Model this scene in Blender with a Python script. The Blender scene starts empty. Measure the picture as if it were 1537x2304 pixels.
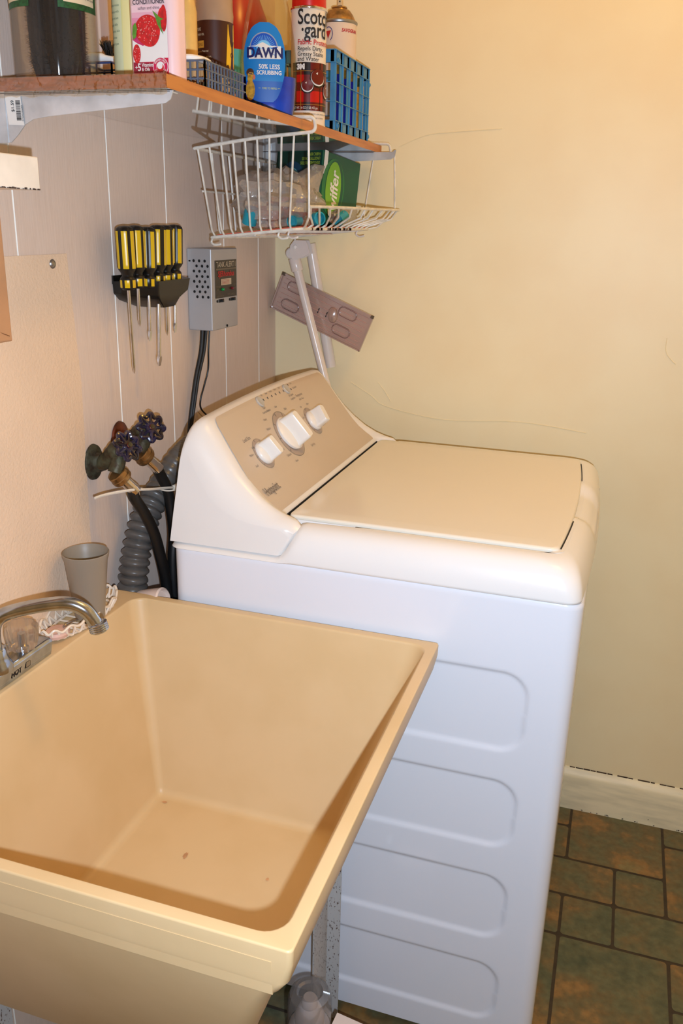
import bpy, math, random
from mathutils import Vector, Matrix
C = bpy.context.scene.collection
PI = math.pi
rnd = random.Random(4)

# ---------------------------------------------------------------- camera, light, exposure
CAMPOS = Vector((0.8226, -1.9981, 1.45))
F_PX = 1925.58
RIGHT = Vector((0.95058937, 0.3095226, 0.02399177))
DOWN = Vector((0.12041048, -0.29635892, -0.94745591))
FWD = Vector((-0.28614884, 0.90353038, -0.31898541))
cam = bpy.data.cameras.new('camera')
co = bpy.data.objects.new('camera', cam)
C.objects.link(co)
m = Matrix((RIGHT, -DOWN, -FWD)).transposed().to_4x4()
m.translation = CAMPOS
co.matrix_world = m
cam.sensor_fit = 'VERTICAL'
cam.sensor_height = 24.0
cam.lens = 24.0 * F_PX / 2304.0
cam.clip_start = 0.02
bpy.context.scene.camera = co

w = bpy.data.worlds.new('world')
bpy.context.scene.world = w
w.use_nodes = True
w.node_tree.nodes['Background'].inputs[0].default_value = (0.8, 0.85, 1, 1)
w.node_tree.nodes['Background'].inputs[1].default_value = 0.02

def lamp(name, kind, loc, power, color, size, target=None):
    l = bpy.data.lights.new(name, kind)
    l.energy = power
    l.color = color
    if kind == 'AREA':
        l.shape = 'DISK'
        l.size = size
    else:
        l.shadow_soft_size = size
    o = bpy.data.objects.new(name, l)
    o.location = loc
    if target is not None:
        o.rotation_euler = (Vector(target) - Vector(loc)).to_track_quat('-Z', 'Y').to_euler()
    C.objects.link(o)
    return o
# the room's warm ceiling bulb
lamp('ceiling_bulb', 'POINT', (1.15, -0.66, 2.60), 16.0, (1.0, 0.55, 0.09), 0.08)
# the camera's flash, beside and a little below the lens
lamp('camera_flash', 'AREA', (0.861, -2.0, 1.396), 19.5, (0.68, 0.82, 1.0), 0.016, (0.85, 0.0, 1.10))

vs = bpy.context.scene.view_settings
vs.view_transform = 'Standard'
vs.look = 'None'
vs.gamma = 1
vs.use_curve_mapping = False
vs.exposure = 0.0

# ---------------------------------------------------------------- materials
def lin(c):
    c = c / 255.0
    return c / 12.92 if c <= 0.04045 else ((c + 0.055) / 1.055) ** 2.4
def rgb(r, g, b): return (lin(r), lin(g), lin(b), 1)
MATS = {}
def mat(name, col, rough=0.5, metal=0.0, noise=0.0, nscale=8.0, bump=0.0, bscale=40.0, col2=None, coat=0.0, stretch=None, spec=0.5, bdist=0.002, ramp=(0.35, 0.6)):
    if name in MATS: return MATS[name]
    mt = bpy.data.materials.new(name)
    mt.use_nodes = True
    nt = mt.node_tree
    b = nt.nodes['Principled BSDF']
    b.inputs['Base Color'].default_value = rgb(*col)
    b.inputs['Roughness'].default_value = rough
    b.inputs['Metallic'].default_value = metal
    b.inputs['Coat Weight'].default_value = coat
    b.inputs['Specular IOR Level'].default_value = spec
    tc = nt.nodes.new('ShaderNodeTexCoord')
    mp = nt.nodes.new('ShaderNodeMapping')
    nt.links.new(tc.outputs['Object'], mp.inputs[0])
    if stretch: mp.inputs['Scale'].default_value = stretch
    if noise > 0:
        n = nt.nodes.new('ShaderNodeTexNoise')
        n.inputs['Scale'].default_value = nscale
        n.inputs['Detail'].default_value = 6
        r = nt.nodes.new('ShaderNodeValToRGB')
        c2 = col2 or tuple(max(0, c * (1 - noise)) for c in col)
        r.color_ramp.elements[0].color = rgb(*c2)
        r.color_ramp.elements[1].color = rgb(*col)
        r.color_ramp.elements[0].position = ramp[0]
        r.color_ramp.elements[1].position = ramp[1]
        nt.links.new(mp.outputs[0], n.inputs['Vector'])
        nt.links.new(n.outputs[0], r.inputs[0])
        nt.links.new(r.outputs[0], b.inputs['Base Color'])
    if bump > 0:
        n2 = nt.nodes.new('ShaderNodeTexNoise')
        n2.inputs['Scale'].default_value = bscale
        n2.inputs['Detail'].default_value = 3
        bm = nt.nodes.new('ShaderNodeBump')
        bm.inputs['Strength'].default_value = bump
        bm.inputs['Distance'].default_value = bdist
        nt.links.new(mp.outputs[0], n2.inputs['Vector'])
        nt.links.new(n2.outputs[0], bm.inputs['Height'])
        nt.links.new(bm.outputs[0], b.inputs['Normal'])
    MATS[name] = mt
    return mt
def clear(name, tint=(245, 245, 245), gloss=0.12, rough=0.08, solid=0.0, solidcol=(200, 200, 200), bump=0.0, bscale=20, fres=0.5):
    """thin clear plastic: see-through body with a sheen"""
    if name in MATS: return MATS[name]
    mt = bpy.data.materials.new(name)
    mt.use_nodes = True
    nt = mt.node_tree
    nt.nodes.remove(nt.nodes['Principled BSDF'])
    out = nt.nodes['Material Output']
    tr = nt.nodes.new('ShaderNodeBsdfTransparent')
    tr.inputs[0].default_value = rgb(*tint)
    gl = nt.nodes.new('ShaderNodeBsdfGlossy')
    gl.inputs['Roughness'].default_value = rough
    df = nt.nodes.new('ShaderNodeBsdfDiffuse')
    df.inputs[0].default_value = rgb(*solidcol)
    m1 = nt.nodes.new('ShaderNodeMixShader')
    m1.inputs[0].default_value = solid
    nt.links.new(tr.outputs[0], m1.inputs[1])
    nt.links.new(df.outputs[0], m1.inputs[2])
    lw = nt.nodes.new('ShaderNodeLayerWeight')
    lw.inputs[0].default_value = 0.35
    mu = nt.nodes.new('ShaderNodeMath')
    mu.operation = 'MULTIPLY_ADD'
    mu.inputs[1].default_value = fres
    mu.inputs[2].default_value = gloss * 0.4
    nt.links.new(lw.outputs['Fresnel'], mu.inputs[0])
    m2 = nt.nodes.new('ShaderNodeMixShader')
    nt.links.new(mu.outputs[0], m2.inputs[0])
    nt.links.new(m1.outputs[0], m2.inputs[1])
    nt.links.new(gl.outputs[0], m2.inputs[2])
    nt.links.new(m2.outputs[0], out.inputs[0])
    if bump > 0:
        tc = nt.nodes.new('ShaderNodeTexCoord')
        n2 = nt.nodes.new('ShaderNodeTexNoise')
        n2.inputs['Scale'].default_value = bscale
        bm = nt.nodes.new('ShaderNodeBump')
        bm.inputs['Strength'].default_value = bump
        bm.inputs['Distance'].default_value = 0.004
        nt.links.new(tc.outputs['Object'], n2.inputs['Vector'])
        nt.links.new(n2.outputs[0], bm.inputs['Height'])
        nt.links.new(bm.outputs[0], gl.inputs['Normal'])
    MATS[name] = mt
    return mt

# ---------------------------------------------------------------- mesh builder
class MB:
    def __init__(s): s.v = []; s.f = []; s.mi = []; s.sm = []
    def add(s, vs_, fs, mi=0, smooth=True):
        n = len(s.v)
        s.v += [tuple(p) for p in vs_]
        for f in fs:
            s.f.append(tuple(i + n for i in f)); s.mi.append(mi); s.sm.append(smooth)
    def box(s, lo, hi, mi=0, rot=None):
        x0, y0, z0 = lo; x1, y1, z1 = hi
        p = [Vector(q) for q in ((x0,y0,z0),(x1,y0,z0),(x1,y1,z0),(x0,y1,z0),(x0,y0,z1),(x1,y0,z1),(x1,y1,z1),(x0,y1,z1))]
        if rot:
            c = (Vector(lo) + Vector(hi)) / 2
            p = [rot @ (q - c) + c for q in p]
        s.add(p, [(0,3,2,1),(4,5,6,7),(0,1,5,4),(1,2,6,5),(2,3,7,6),(3,0,4,7)], mi)
        return s
    def loft(s, rings, mi=0, cap0=True, cap1=True, closed=True, smooth=True):
        n = len(rings[0]); vs_ = []
        for r in rings: vs_ += list(r)
        fs = []
        for k in range(len(rings) - 1):
            for i in range(n if closed else n - 1):
                j = (i + 1) % n
                fs.append((k*n+i, k*n+j, (k+1)*n+j, (k+1)*n+i))
        s.add(vs_, fs, mi, smooth)
        if cap0: s.add(rings[0], [tuple(reversed(range(n)))], mi, smooth)
        if cap1: s.add(rings[-1], [tuple(range(n))], mi, smooth)
        return s
    def tube(s, pts, r, n=10, mi=0, closed=False, caps=True):
        pts = [Vector(p) for p in pts]
        k = len(pts); rr = r if isinstance(r, (list, tuple)) else [r] * k
        rings = []; up = None
        for i, p in enumerate(pts):
            if closed: t = pts[(i+1) % k] - pts[i-1]
            else: t = pts[min(i+1, k-1)] - pts[max(i-1, 0)]
            if t.length < 1e-9: t = Vector((0, 0, 1))
            t.normalize()
            if up is None:
                up = Vector((0, 0, 1)) if abs(t.z) < 0.9 else Vector((1, 0, 0))
            a = up - t * up.dot(t)
            if a.length < 1e-6: a = t.orthogonal()
            a.normalize(); up = a; b = t.cross(a)
            rings.append([p + (a*math.cos(2*PI*j/n) + b*math.sin(2*PI*j/n)) * rr[i] for j in range(n)])
        if closed: s.loft(rings + [rings[0]], mi, False, False)
        else: s.loft(rings, mi, caps, caps)
        return s
    def lathe(s, prof, c=(0,0,0), axis=(0,0,1), n=32, mi=0, sx=1, sy=1, cap0=True, cap1=True, lob=None):
        q = Vector((0, 0, 1)).rotation_difference(Vector(axis).normalized())
        c = Vector(c); rings = []
        for r, z in prof:
            ring = []
            for i in range(n):
                a = 2*PI*i/n
                k = r * (lob(a, z) if lob else 1)
                ring.append(c + q @ Vector((k*math.cos(a)*sx, k*math.sin(a)*sy, z)))
            rings.append(ring)
        s.loft(rings, mi, cap0, cap1)
        return s
    def poly(s, pts, mi=0): s.add(pts, [tuple(range(len(pts)))], mi, False); return s
    def prism(s, pts, off, mi=0):
        off = Vector(off); a = [Vector(p) for p in pts]; b = [p + off for p in a]
        s.loft([a, b], mi, smooth=True); return s
    def ball(s, c, r, mi=0, n=12, sc=(1,1,1)):
        c = Vector(c); rings = []
        for k in range(1, n):
            t = PI*k/n
            rings.append([c + Vector((r*sc[0]*math.sin(t)*math.cos(2*PI*j/(2*n)), r*sc[1]*math.sin(t)*math.sin(2*PI*j/(2*n)), -r*sc[2]*math.cos(t))) for j in range(2*n)])
        s.loft(rings, mi); return s
    def text(s, body, size, fn, mi=0, sx=1.0, align='LEFT', bold=0.0, shear=0.0, sy=1.0):
        cu = bpy.data.curves.new('t', 'FONT'); cu.body = body; cu.size = size
        cu.align_x = align; cu.offset = bold; cu.shear = shear; cu.resolution_u = 3
        o = bpy.data.objects.new('t', cu)
        me = bpy.data.meshes.new_from_object(o)
        vs_ = [fn(v.co.x * sx, v.co.y * sy) for v in me.vertices]
        s.add(vs_, [tuple(p.vertices) for p in me.polygons], mi, False)
        bpy.data.objects.remove(o); bpy.data.curves.remove(cu); bpy.data.meshes.remove(me)
        return s
    def build(s, name, mats, parent=None, label=None, world=True, bevel=0.0, bseg=2, angle=35, sub=0, solid=0.0, wn=False):
        me = bpy.data.meshes.new(name)
        vv = s.v
        if parent is not None and world:
            inv = wmat(parent).inverted()
            vv = [tuple(inv @ Vector(p)) for p in s.v]
        me.from_pydata(vv, [], s.f)
        for x in (mats if isinstance(mats, (list, tuple)) else [mats]): me.materials.append(x)
        me.polygons.foreach_set('material_index', s.mi)
        me.polygons.foreach_set('use_smooth', s.sm)
        me.update()
        me.set_sharp_from_angle(angle=math.radians(angle))
        o = bpy.data.objects.new(name, me); C.objects.link(o)
        if parent is not None: o.parent = parent
        if label: o['label'] = label
        if bevel > 0:
            md = o.modifiers.new('bevel', 'BEVEL'); md.width = bevel; md.segments = bseg; md.limit_method = 'ANGLE'; md.angle_limit = math.radians(40)
            wn = True
        if solid > 0:
            md = o.modifiers.new('solid', 'SOLIDIFY'); md.thickness = solid
        if wn:
            md = o.modifiers.new('wn', 'WEIGHTED_NORMAL'); md.keep_sharp = True; md.weight = 80
        if sub:
            md = o.modifiers.new('sub', 'SUBSURF'); md.levels = sub; md.render_levels = sub
        return o
def wmat(o):
    mm = Matrix.LocRotScale(o.location, o.rotation_euler, o.scale)
    return wmat(o.parent) @ mm if o.parent else mm
def tag(o, label, cat, group=None, kind=None):
    if label: o['label'] = label
    if cat: o['category'] = cat
    if group: o['group'] = group
    if kind: o['kind'] = kind
    return o
def thing(name, label, cat, loc, rz=0, group=None):
    o = bpy.data.objects.new(name, None); o.empty_display_size = 0.02
    o.location = loc; o.rotation_euler = (0, 0, rz); C.objects.link(o)
    return tag(o, label, cat, group)
def struct(name, mb, mats, **k):
    o = mb.build(name, mats, **k); o['kind'] = 'structure'; return o
def rr(x0, x1, y0, y1, z, r, n=6, bow=0.0, seg=16):
    """rounded rectangle ring, ccw; bow pushes the x1 side outward in its middle"""
    out = []
    for cx, cy, a0 in ((x1-r, y1-r, 0), (x0+r, y1-r, 90), (x0+r, y0+r, 180), (x1-r, y0+r, 270)):
        for i in range(n+1):
            a = math.radians(a0 + 90*i/n)
            out.append([cx + r*math.cos(a), cy + r*math.sin(a), z])
    res = []
    k = len(out)
    for i in range(k):
        p, q = out[i], out[(i+1) % k]
        res.append(p)
        if (i+1) % (n+1) == 0:
            for t in range(1, seg):
                u = t/seg
                res.append([p[j]+(q[j]-p[j])*u for j in range(3)])
    if bow:
        ym = (y0+y1)/2; h = (y1-y0)/2
        for p in res:
            wgt = max(0, (p[0]-x0)/(x1-x0))
            p[0] += bow*wgt*(1-((p[1]-ym)/h)**2)
    return [Vector(p) for p in res]
def circ(c, r, n=16): return [Vector((c[0]+r*math.cos(2*PI*i/n), c[1]+r*math.sin(2*PI*i/n), c[2])) for i in range(n)]
def catmull(pts, k=6):
    pts = [Vector(p) for p in pts]; P = [pts[0]] + pts + [pts[-1]]; out = []
    for i in range(1, len(P)-2):
        a, b, c, d = P[i-1], P[i], P[i+1], P[i+2]
        for j in range(k):
            t = j/k
            out.append(0.5*((2*b)+(c-a)*t+(2*a-5*b+4*c-d)*t*t+(3*b-a-3*c+d)*t**3))
    out.append(pts[-1]); return out

# common materials
M_white = mat('white_enamel', (238, 236, 234), 0.22, noise=0.01, nscale=3, bump=0.02, bscale=500)
M_whiteplastic = mat('white_plastic', (240, 236, 230), 0.3)
M_chrome = mat('chrome', (225, 225, 228), 0.12, 1.0, noise=0.12, nscale=30)
M_steel = mat('zinc_steel', (165, 165, 165), 0.38, 1.0, noise=0.12, nscale=25)
M_blackrub = mat('black_rubber', (16, 16, 17), 0.45, noise=0.2, nscale=60)
M_black = mat('black_plastic', (14, 13, 12), 0.35, noise=0.2, nscale=30)
M_ink = mat('black_ink', (22, 20, 26), 0.6, noise=0.05)
M_hole = mat('dark_hole', (8, 8, 8), 0.8, noise=0.05)
M_wire = mat('white_coated_wire', (232, 226, 214), 0.35, noise=0.1, nscale=60)
M_rust = mat('rust_chips', (70, 35, 20), 0.8, noise=0.4, nscale=80)
M_whiteink = mat('white_ink', (235, 232, 226), 0.5, noise=0.03)

# ---------------------------------------------------------------- room
XR, YN, ZC = 2.3, -3.3, 2.75
# panelled wall on the left: vertical boards with pale grooves
M_panel = mat('painted_panelling', (226, 207, 194), 0.5, noise=0.03, nscale=40, bump=0.3, bscale=60, stretch=(6, 6, 0.4), col2=(222, 202, 188), bdist=0.001)
M_groove = mat('groove_paint', (248, 244, 236), 0.5, noise=0.03)
mb = MB()
gs = [-0.0895, -0.272, -0.514, -0.700, -0.9415, -1.13, -1.34, -1.545, -1.75, -1.95, -2.16, -2.4, -2.6, -2.85, -3.1]
y = 0.015
for g in gs + [YN]:
    a, b = (g + 0.0016 if g != YN else YN), y
    mb.add([(0, a, 0), (0, b, 0), (0, b, ZC), (0, a, ZC)], [(0, 1, 2, 3)], 0, False)
    if g != YN:
        t = g + 0.0016; u = g - 0.0016
        mb.add([(0, t, 0), (-.0014, t-.0006, 0), (-.0014, t-.0006, ZC), (0, t, ZC)], [(0, 1, 2, 3)], 1, False)
        mb.add([(-.0014, u+.0006, 0), (-.0014, t-.0006, 0), (-.0014, t-.0006, ZC), (-.0014, u+.0006, ZC)], [(0, 1, 2, 3)], 1, False)
        mb.add([(-.0014, u+.0006, 0), (0, u, 0), (0, u, ZC), (-.0014, u+.0006, ZC)], [(0, 1, 2, 3)], 1, False)
        y = u
mb.add([(-0.06, YN, 0), (-0.06, 0.015, 0), (-0.06, 0.015, ZC), (-0.06, YN, ZC)], [(0, 1, 2, 3)], 0, False)
struct('wall_left', mb, [M_panel, M_groove])
M_yellow = mat('yellow_wall_paint', (243, 226, 184), 0.45, noise=0.03, nscale=5, bump=0.12, bscale=60, col2=(240, 220, 176), bdist=0.001)
YB = 0.015
mb = MB().box((-0.06, YB, 0), (XR + 0.06, 0.08, ZC))
for pts in ([(0.201, 1.08), (0.254, 1.051), (0.295, 1.027), (0.44, 1.007), (0.62, 1.018), (0.773, 1.006)], [(0.270, 1.085), (0.290, 1.062), (0.305, 1.039)], [(0.30, 1.617), (0.36, 1.640), (0.42, 1.646), (0.525, 1.652)], [(0.917, 1.232), (0.92, 1.20), (0.943, 1.176)]):
    mb.tube(catmull([(x, YB-0.0002, z) for x, z in pts], 6), 0.0009, 5)    # old skim-coat ridges under the paint
struct('wall_back', mb, M_yellow)
struct('wall_right', MB().box((XR, YN, 0), (XR+0.06, YB, ZC)), M_yellow)
struct('wall_front', MB().box((-0.06, YN-0.06, 0), (XR+0.06, YN, ZC)), M_yellow)
struct('ceiling', MB().box((-0.06, YN, ZC), (XR+0.06, 0.06, ZC+0.06)), mat('ceiling_paint', (240, 236, 226), 0.7, noise=0.02))
# a few patch marks on the yellow wall, slightly proud skim coat edges
# baseboard with a sloped top
M_base = mat('baseboard_paint', (238, 226, 190), 0.45, noise=0.08, nscale=9, bump=0.2, bscale=25, stretch=(1, 6, 6), bdist=0.001)
M_crack = mat('dirt_line', (70, 52, 38), 0.9, noise=0.3, nscale=60)
mb = MB()
prof = [(YB, 0), (0.0, 0), (-0.001, 0.098), (0.001, 0.106), (0.0135, 0.119), (YB, 0.119)]
mb.loft([[Vector((x, p[0], p[1])) for p in prof] for x in (0.0, XR)], 0)
xx = 0.83
while xx < 1.15:
    l = rnd.uniform(0.008, 0.03); t = rnd.uniform(0.0004, 0.0013)
    mb.box((xx, 0.0125, 0.1180), (xx+l, 0.0148, 0.1192+t), 1)
    xx += l + rnd.choice([0.001, 0.002, 0.012])
for i in range(16):
    xq = rnd.uniform(0.86, 1.12); zq = rnd.choice([0.002, 0.003, rnd.uniform(0.01, 0.1)])
    mb.box((xq, -0.0013, zq), (xq+rnd.uniform(.0015, .004), 0.0, zq+rnd.uniform(.001, .0025)), 1)
struct('baseboard_back', mb, [M_base, M_crack])

# stone-pattern vinyl floor
def tile_material():
    mt = bpy.data.materials.new('stone_pattern_vinyl'); mt.use_nodes = True
    nt = mt.node_tree; b = nt.nodes['Principled BSDF']
    b.inputs['Roughness'].default_value = 0.45
    b.inputs['Specular IOR Level'].default_value = 0.4
    at = nt.nodes.new('ShaderNodeAttribute'); at.attribute_name = 'tile_seed'
    tc = nt.nodes.new('ShaderNodeTexCoord')
    ad = nt.nodes.new('ShaderNodeVectorMath'); ad.operation = 'ADD'
    nt.links.new(tc.outputs['Object'], ad.inputs[0]); nt.links.new(at.outputs['Color'], ad.inputs[1])
    n1 = nt.nodes.new('ShaderNodeTexNoise'); n1.inputs['Scale'].default_value = 9; n1.inputs['Detail'].default_value = 8; n1.inputs['Roughness'].default_value = 0.62
    nt.links.new(ad.outputs[0], n1.inputs['Vector'])
    r = nt.nodes.new('ShaderNodeValToRGB')
    r.color_ramp.elements[0].position = 0.30; r.color_ramp.elements[0].color = rgb(70, 78, 58)
    r.color_ramp.elements[1].position = 0.72; r.color_ramp.elements[1].color = rgb(126, 112, 72)
    e = r.color_ramp.elements.new(0.44); e.color = rgb(96, 94, 66)
    e = r.color_ramp.elements.new(0.54); e.color = rgb(108, 92, 60)
    e = r.color_ramp.elements.new(0.62); e.color = rgb(138, 104, 60)
    nt.links.new(n1.outputs[0], r.inputs[0])
    n2 = nt.nodes.new('ShaderNodeTexNoise'); n2.inputs['Scale'].default_value = 70; n2.inputs['Detail'].default_value = 4
    nt.links.new(ad.outputs[0], n2.inputs['Vector'])
    mx = nt.nodes.new('ShaderNodeMixRGB'); mx.blend_type = 'OVERLAY'; mx.inputs[0].default_value = 0.45
    nt.links.new(r.outputs[0], mx.inputs[1]); nt.links.new(n2.outputs[0], mx.inputs[2])
    nt.links.new(mx.outputs[0], b.inputs['Base Color'])
    bm = nt.nodes.new('ShaderNodeBump'); bm.inputs['Strength'].default_value = 0.2; bm.inputs['Distance'].default_value = 0.002
    nt.links.new(n2.outputs[0], bm.inputs['Height']); nt.links.new(bm.outputs[0], b.inputs['Normal'])
    return mt
M_tile = tile_material()
M_grout = mat('dark_joint', (62, 50, 34), 0.7, noise=0.2, nscale=40)
UX, UY, OX, OY = 0.1125, 0.1245, 0.8488, -0.196
tiles = [(0, 0, 2, 2), (-1, -1, 2, 1), (1, -1, 1, 1), (2, -1, 1, 2), (0, -2, 1, 1), (1, -2, 3, 1), (0, -4, 2, 2), (2, -3, 1, 1), (2, 1, 2, 1), (-1, 0, 1, 1), (-1, -2, 1, 1)]
occ = {}
for t in tiles:
    for i in range(t[2]):
        for j in range(t[3]): occ[(t[0]+i, t[1]+j)] = 1
for j in range(-27, 2):
    for i in range(-8, 14):
        if (i, j) in occ: continue
        for w_, h_ in rnd.choice([[(2, 2), (2, 1), (1, 1)], [(2, 1), (1, 1)], [(1, 2), (1, 1)], [(2, 2), (1, 1)]]) + [(1, 1)]:
            if all((i+a, j+b) not in occ for a in range(w_) for b in range(h_)):
                for a in range(w_):
                    for b in range(h_): occ[(i+a, j+b)] = 1
                tiles.append((i, j, w_, h_)); break
mb = MB(); seeds = []
mb.poly([(-0.06, YN, -0.0006), (XR, YN, -0.0006), (XR, YB, -0.0006), (-0.06, YB, -0.0006)], 1); seeds.append((4, (0, 0, 0)))
mb.poly([(-0.06, YN, -0.06), (XR, YN, -0.06), (XR, YB, -0.06), (-0.06, YB, -0.06)], 1); seeds.append((4, (0, 0, 0)))
g = 0.0034
for i, j, w_, h_ in tiles:
    x0, x1, y0, y1 = OX+i*UX+g, OX+(i+w_)*UX-g, OY+j*UY+g, OY+(j+h_)*UY-g
    x0, x1, y0, y1 = max(x0, -.06), min(x1, XR), max(y0, YN), min(y1, YB)
    if x1-x0 < .01 or y1-y0 < .01: continue
    q = []
    r = 0.007
    for cx, cy, a0 in ((x1-r, y1-r, 0), (x0+r, y1-r, 90), (x0+r, y0+r, 180), (x1-r, y0+r, 270)):
        for a in (0, 30, 60, 90):
            t = math.radians(a0+a); q.append((cx+r*math.cos(t)+rnd.uniform(-.0005, .0005), cy+r*math.sin(t)+rnd.uniform(-.0005, .0005), 0))
    mb.poly(q, 0); seeds.append((len(q), (rnd.random()*9, rnd.random()*9, rnd.random()*9)))
fl = struct('floor', mb, [M_tile, M_grout])
ca = fl.data.color_attributes.new('tile_seed', 'FLOAT_COLOR', 'CORNER')
k = 0
for n_, s_ in seeds:
    for _ in range(n_):
        ca.data[k].color = (*s_, 1); k += 1

# pebbled splash panel screwed on the wall behind the sink
M_frp = mat('pebbled_panel', (238, 211, 184), 0.45, noise=0.03, nscale=6, bump=0.7, bscale=230, bdist=0.0012)
t = thing('splash_panel', 'pale pebbled plastic panel screwed flat to the wall behind the laundry sink', 'wall panel', (0.0, -1.3, 0.72))
mb = MB()
mb.prism([(.0003, -1.95, 0.70), (.0003, -0.818, 0.70), (.0003, -0.823, 0.95), (.0003, -0.817, 1.20), (.0003, -0.831, 1.397), (.0003, -1.2, 1.3955), (.0003, -1.95, 1.397)], (0.0022, 0, 0))
mb.build('panel_sheet', M_frp, t, bevel=0.0006)
mb = MB().lathe([(0.0072, 0), (0.0068, 0.0012), (0.0045, 0.0032), (0.0018, 0.0042)], (0.0022, -0.868, 1.383), (1, 0, 0), 20)
mb.build('screw', M_steel, t, label='round steel screw head near the upper corner')

# ---------------------------------------------------------------- washing machine
WX0, WX1, WY0, WY1 = 0.128, 0.8185, -0.775, -0.085
wm = thing('washing_machine', 'white top-loading washing machine with grey control console beside the laundry sink', 'washing machine', ((WX0+WX1)/2, (WY0+WY1)/2, 0))
def recess(x, z):
    d = 0
    for zt, zb in ((0.789, 0.640), (0.589, 0.452), (0.397, 0.258), (0.205, 0.070)):
        x0, x1, r = 0.19, 0.754, 0.045
        cx, cz = (x0+x1)/2, (zt+zb)/2
        qx = abs(x-cx)-(x1-x0)/2+r; qz = abs(z-cz)-(zt-zb)/2+r
        sd = math.hypot(max(qx, 0), max(qz, 0)) + min(max(qx, qz), 0) - r
        wdt = 0.0075 if z > cz else 0.010
        u = min(1, max(0, -sd/wdt))
        d = max(d, u*u*(3-2*u))
    return d*0.0045
mb = MB()
rc = 0.025
def cabring(z):
    out = []
    n = 8
    for cx, cy, a0 in ((WX1-rc, WY1-rc, 0), (WX0+rc, WY1-rc, 90), (WX0+rc, WY0+rc, 180)):
        for i in range(n+1):
            a = math.radians(a0+90*i/n); out.append(Vector((cx+rc*math.cos(a), cy+rc*math.sin(a), z)))
    N = 170; xa, xb = WX0+rc, WX1-rc
    for i in range(1, N):
        x = xa+(xb-xa)*i/N
        out.append(Vector((x, WY0+recess(x, z), z)))
    for i in range(n+1):
        a = math.radians(270+90*i/n); out.append(Vector((WX1-rc+rc*math.cos(a), WY0+rc+rc*math.sin(a), z)))
    return out
zs = [0.018, 0.04]
z = 0.06
while z < 0.80: zs.append(z); z += 0.0032
zs += [0.85, 0.90, 0.906, 0.912]
rings = [cabring(z) for z in zs]
top = [Vector(((p.x-0.467)*0.995+0.467, (p.y+0.43)*0.995-0.43, 0.9155)) for p in rings[-1]]
M_cab = mat('cabinet_enamel', (232, 234, 242), 0.12, bump=0.01, bscale=700, noise=0.01, nscale=2)
mb.loft(rings+[top], 0)
mb.build('cabinet', M_cab, wm, angle=60, wn=False)
mb = MB()
for x, yy in ((0.17, -0.735), (0.765, -0.735), (0.17, -0.125), (0.765, -0.125)):
    m1 = MB().lathe([(0.018, 0), (0.02, 0.004), (0.02, 0.012), (0.008, 0.014), (0.008, 0.022)], (x, yy, 0), n=20)
    m1.build('levelling_foot', M_black, wm)
# top cover with an opening for the lid
bow = 0.012
def dip(ring):
    # the cover drops away behind the lid, where the console sits on it
    for p in ring:
        u = max(0, min(1, (p.x-0.324)/0.036)); u = u*u*(3-2*u)
        p.z = 0.9155+(p.z-0.9155)*(u+(1-u)*0.19)
    return ring
def cr(ins, z, r, b=bow): return dip(rr(WX0-0.003+ins*0.3, WX1-0.006-ins, WY0-0.003+ins, WY1+0.003-ins, z, r, bow=b, seg=72))
rings = [cr(0.004, 0.9155, 0.02), cr(0.000, 0.9175, 0.022), cr(-0.001, 0.922, 0.022), cr(0.0015, 0.938, 0.024), cr(0.006, 0.953, 0.027), cr(0.013, 0.965, 0.032), cr(0.022, 0.973, 0.036), cr(0.033, 0.9768, 0.04), cr(0.042, 0.978, 0.044)]
LX0, LX1, LY0, LY1 = 0.3235, 0.770, -0.718, -0.142
def lr(ins, z, r=0.012, b=0.014): return rr(LX0-ins, LX1+ins, LY0-ins, LY1+ins, z, r, bow=b, seg=72)
rings += [lr(0.0075, 0.978, 0.016), lr(0.006, 0.9765, 0.014), lr(0.006, 0.945, 0.014)]
for ring in rings[4:]:
    for p in ring:      # scooped finger hold in the front rim
        if p.x > 0.77 and p.z > 0.95:
            u = max(0, 1-abs(p.y+0.43)/0.115); u = min(1, u*2.2); p.z -= 0.0125*u*u*(3-2*u)
mb = MB().loft(rings, 0, False, False)
mb.build('top_cover', M_white, wm, angle=60, wn=True)
MB().box((0.2, -0.75, 0.925), (0.785, -0.11, 0.944)).build('gap_shade_slab', M_hole, wm, label='black slab painted as the shade in the gap under the lid edge')  # black slab added so the gap round the lid looks shaded
# lid: thick slab with rounded edge
rings = [lr(-0.001, 0.955, 0.010), lr(0.000, 0.972, 0.012), lr(0.0008, 0.9785, 0.012), lr(-0.0006, 0.9815, 0.012), lr(-0.004, 0.983, 0.012), lr(-0.03, 0.9835, 0.012)]
M_lid = mat('lid_enamel', (238, 230, 214), 0.14, bump=0.008, bscale=60, noise=0.01, nscale=2)
mb = MB().loft(rings, 0)
mb.build('lid', M_lid, wm, angle=60, wn=True)
MB().box((0.3160, -0.716, 0.955), (0.3178, -0.145, 0.9786)).build('lid_gap_shade', M_hole, wm, label='black strip painted as the shade in the gap between console and lid')  # black strip stands in for the shade of the lid's back gap
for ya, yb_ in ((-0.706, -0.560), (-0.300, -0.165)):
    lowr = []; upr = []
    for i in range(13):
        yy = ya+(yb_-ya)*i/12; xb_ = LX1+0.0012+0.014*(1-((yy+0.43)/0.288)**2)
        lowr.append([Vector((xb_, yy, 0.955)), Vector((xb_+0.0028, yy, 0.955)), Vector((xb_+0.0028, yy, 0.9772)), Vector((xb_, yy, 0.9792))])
    MB().loft(lowr).build('lid_gap_shade', M_hole, wm)  # black strips painted as shade along the lid's front gap
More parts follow.
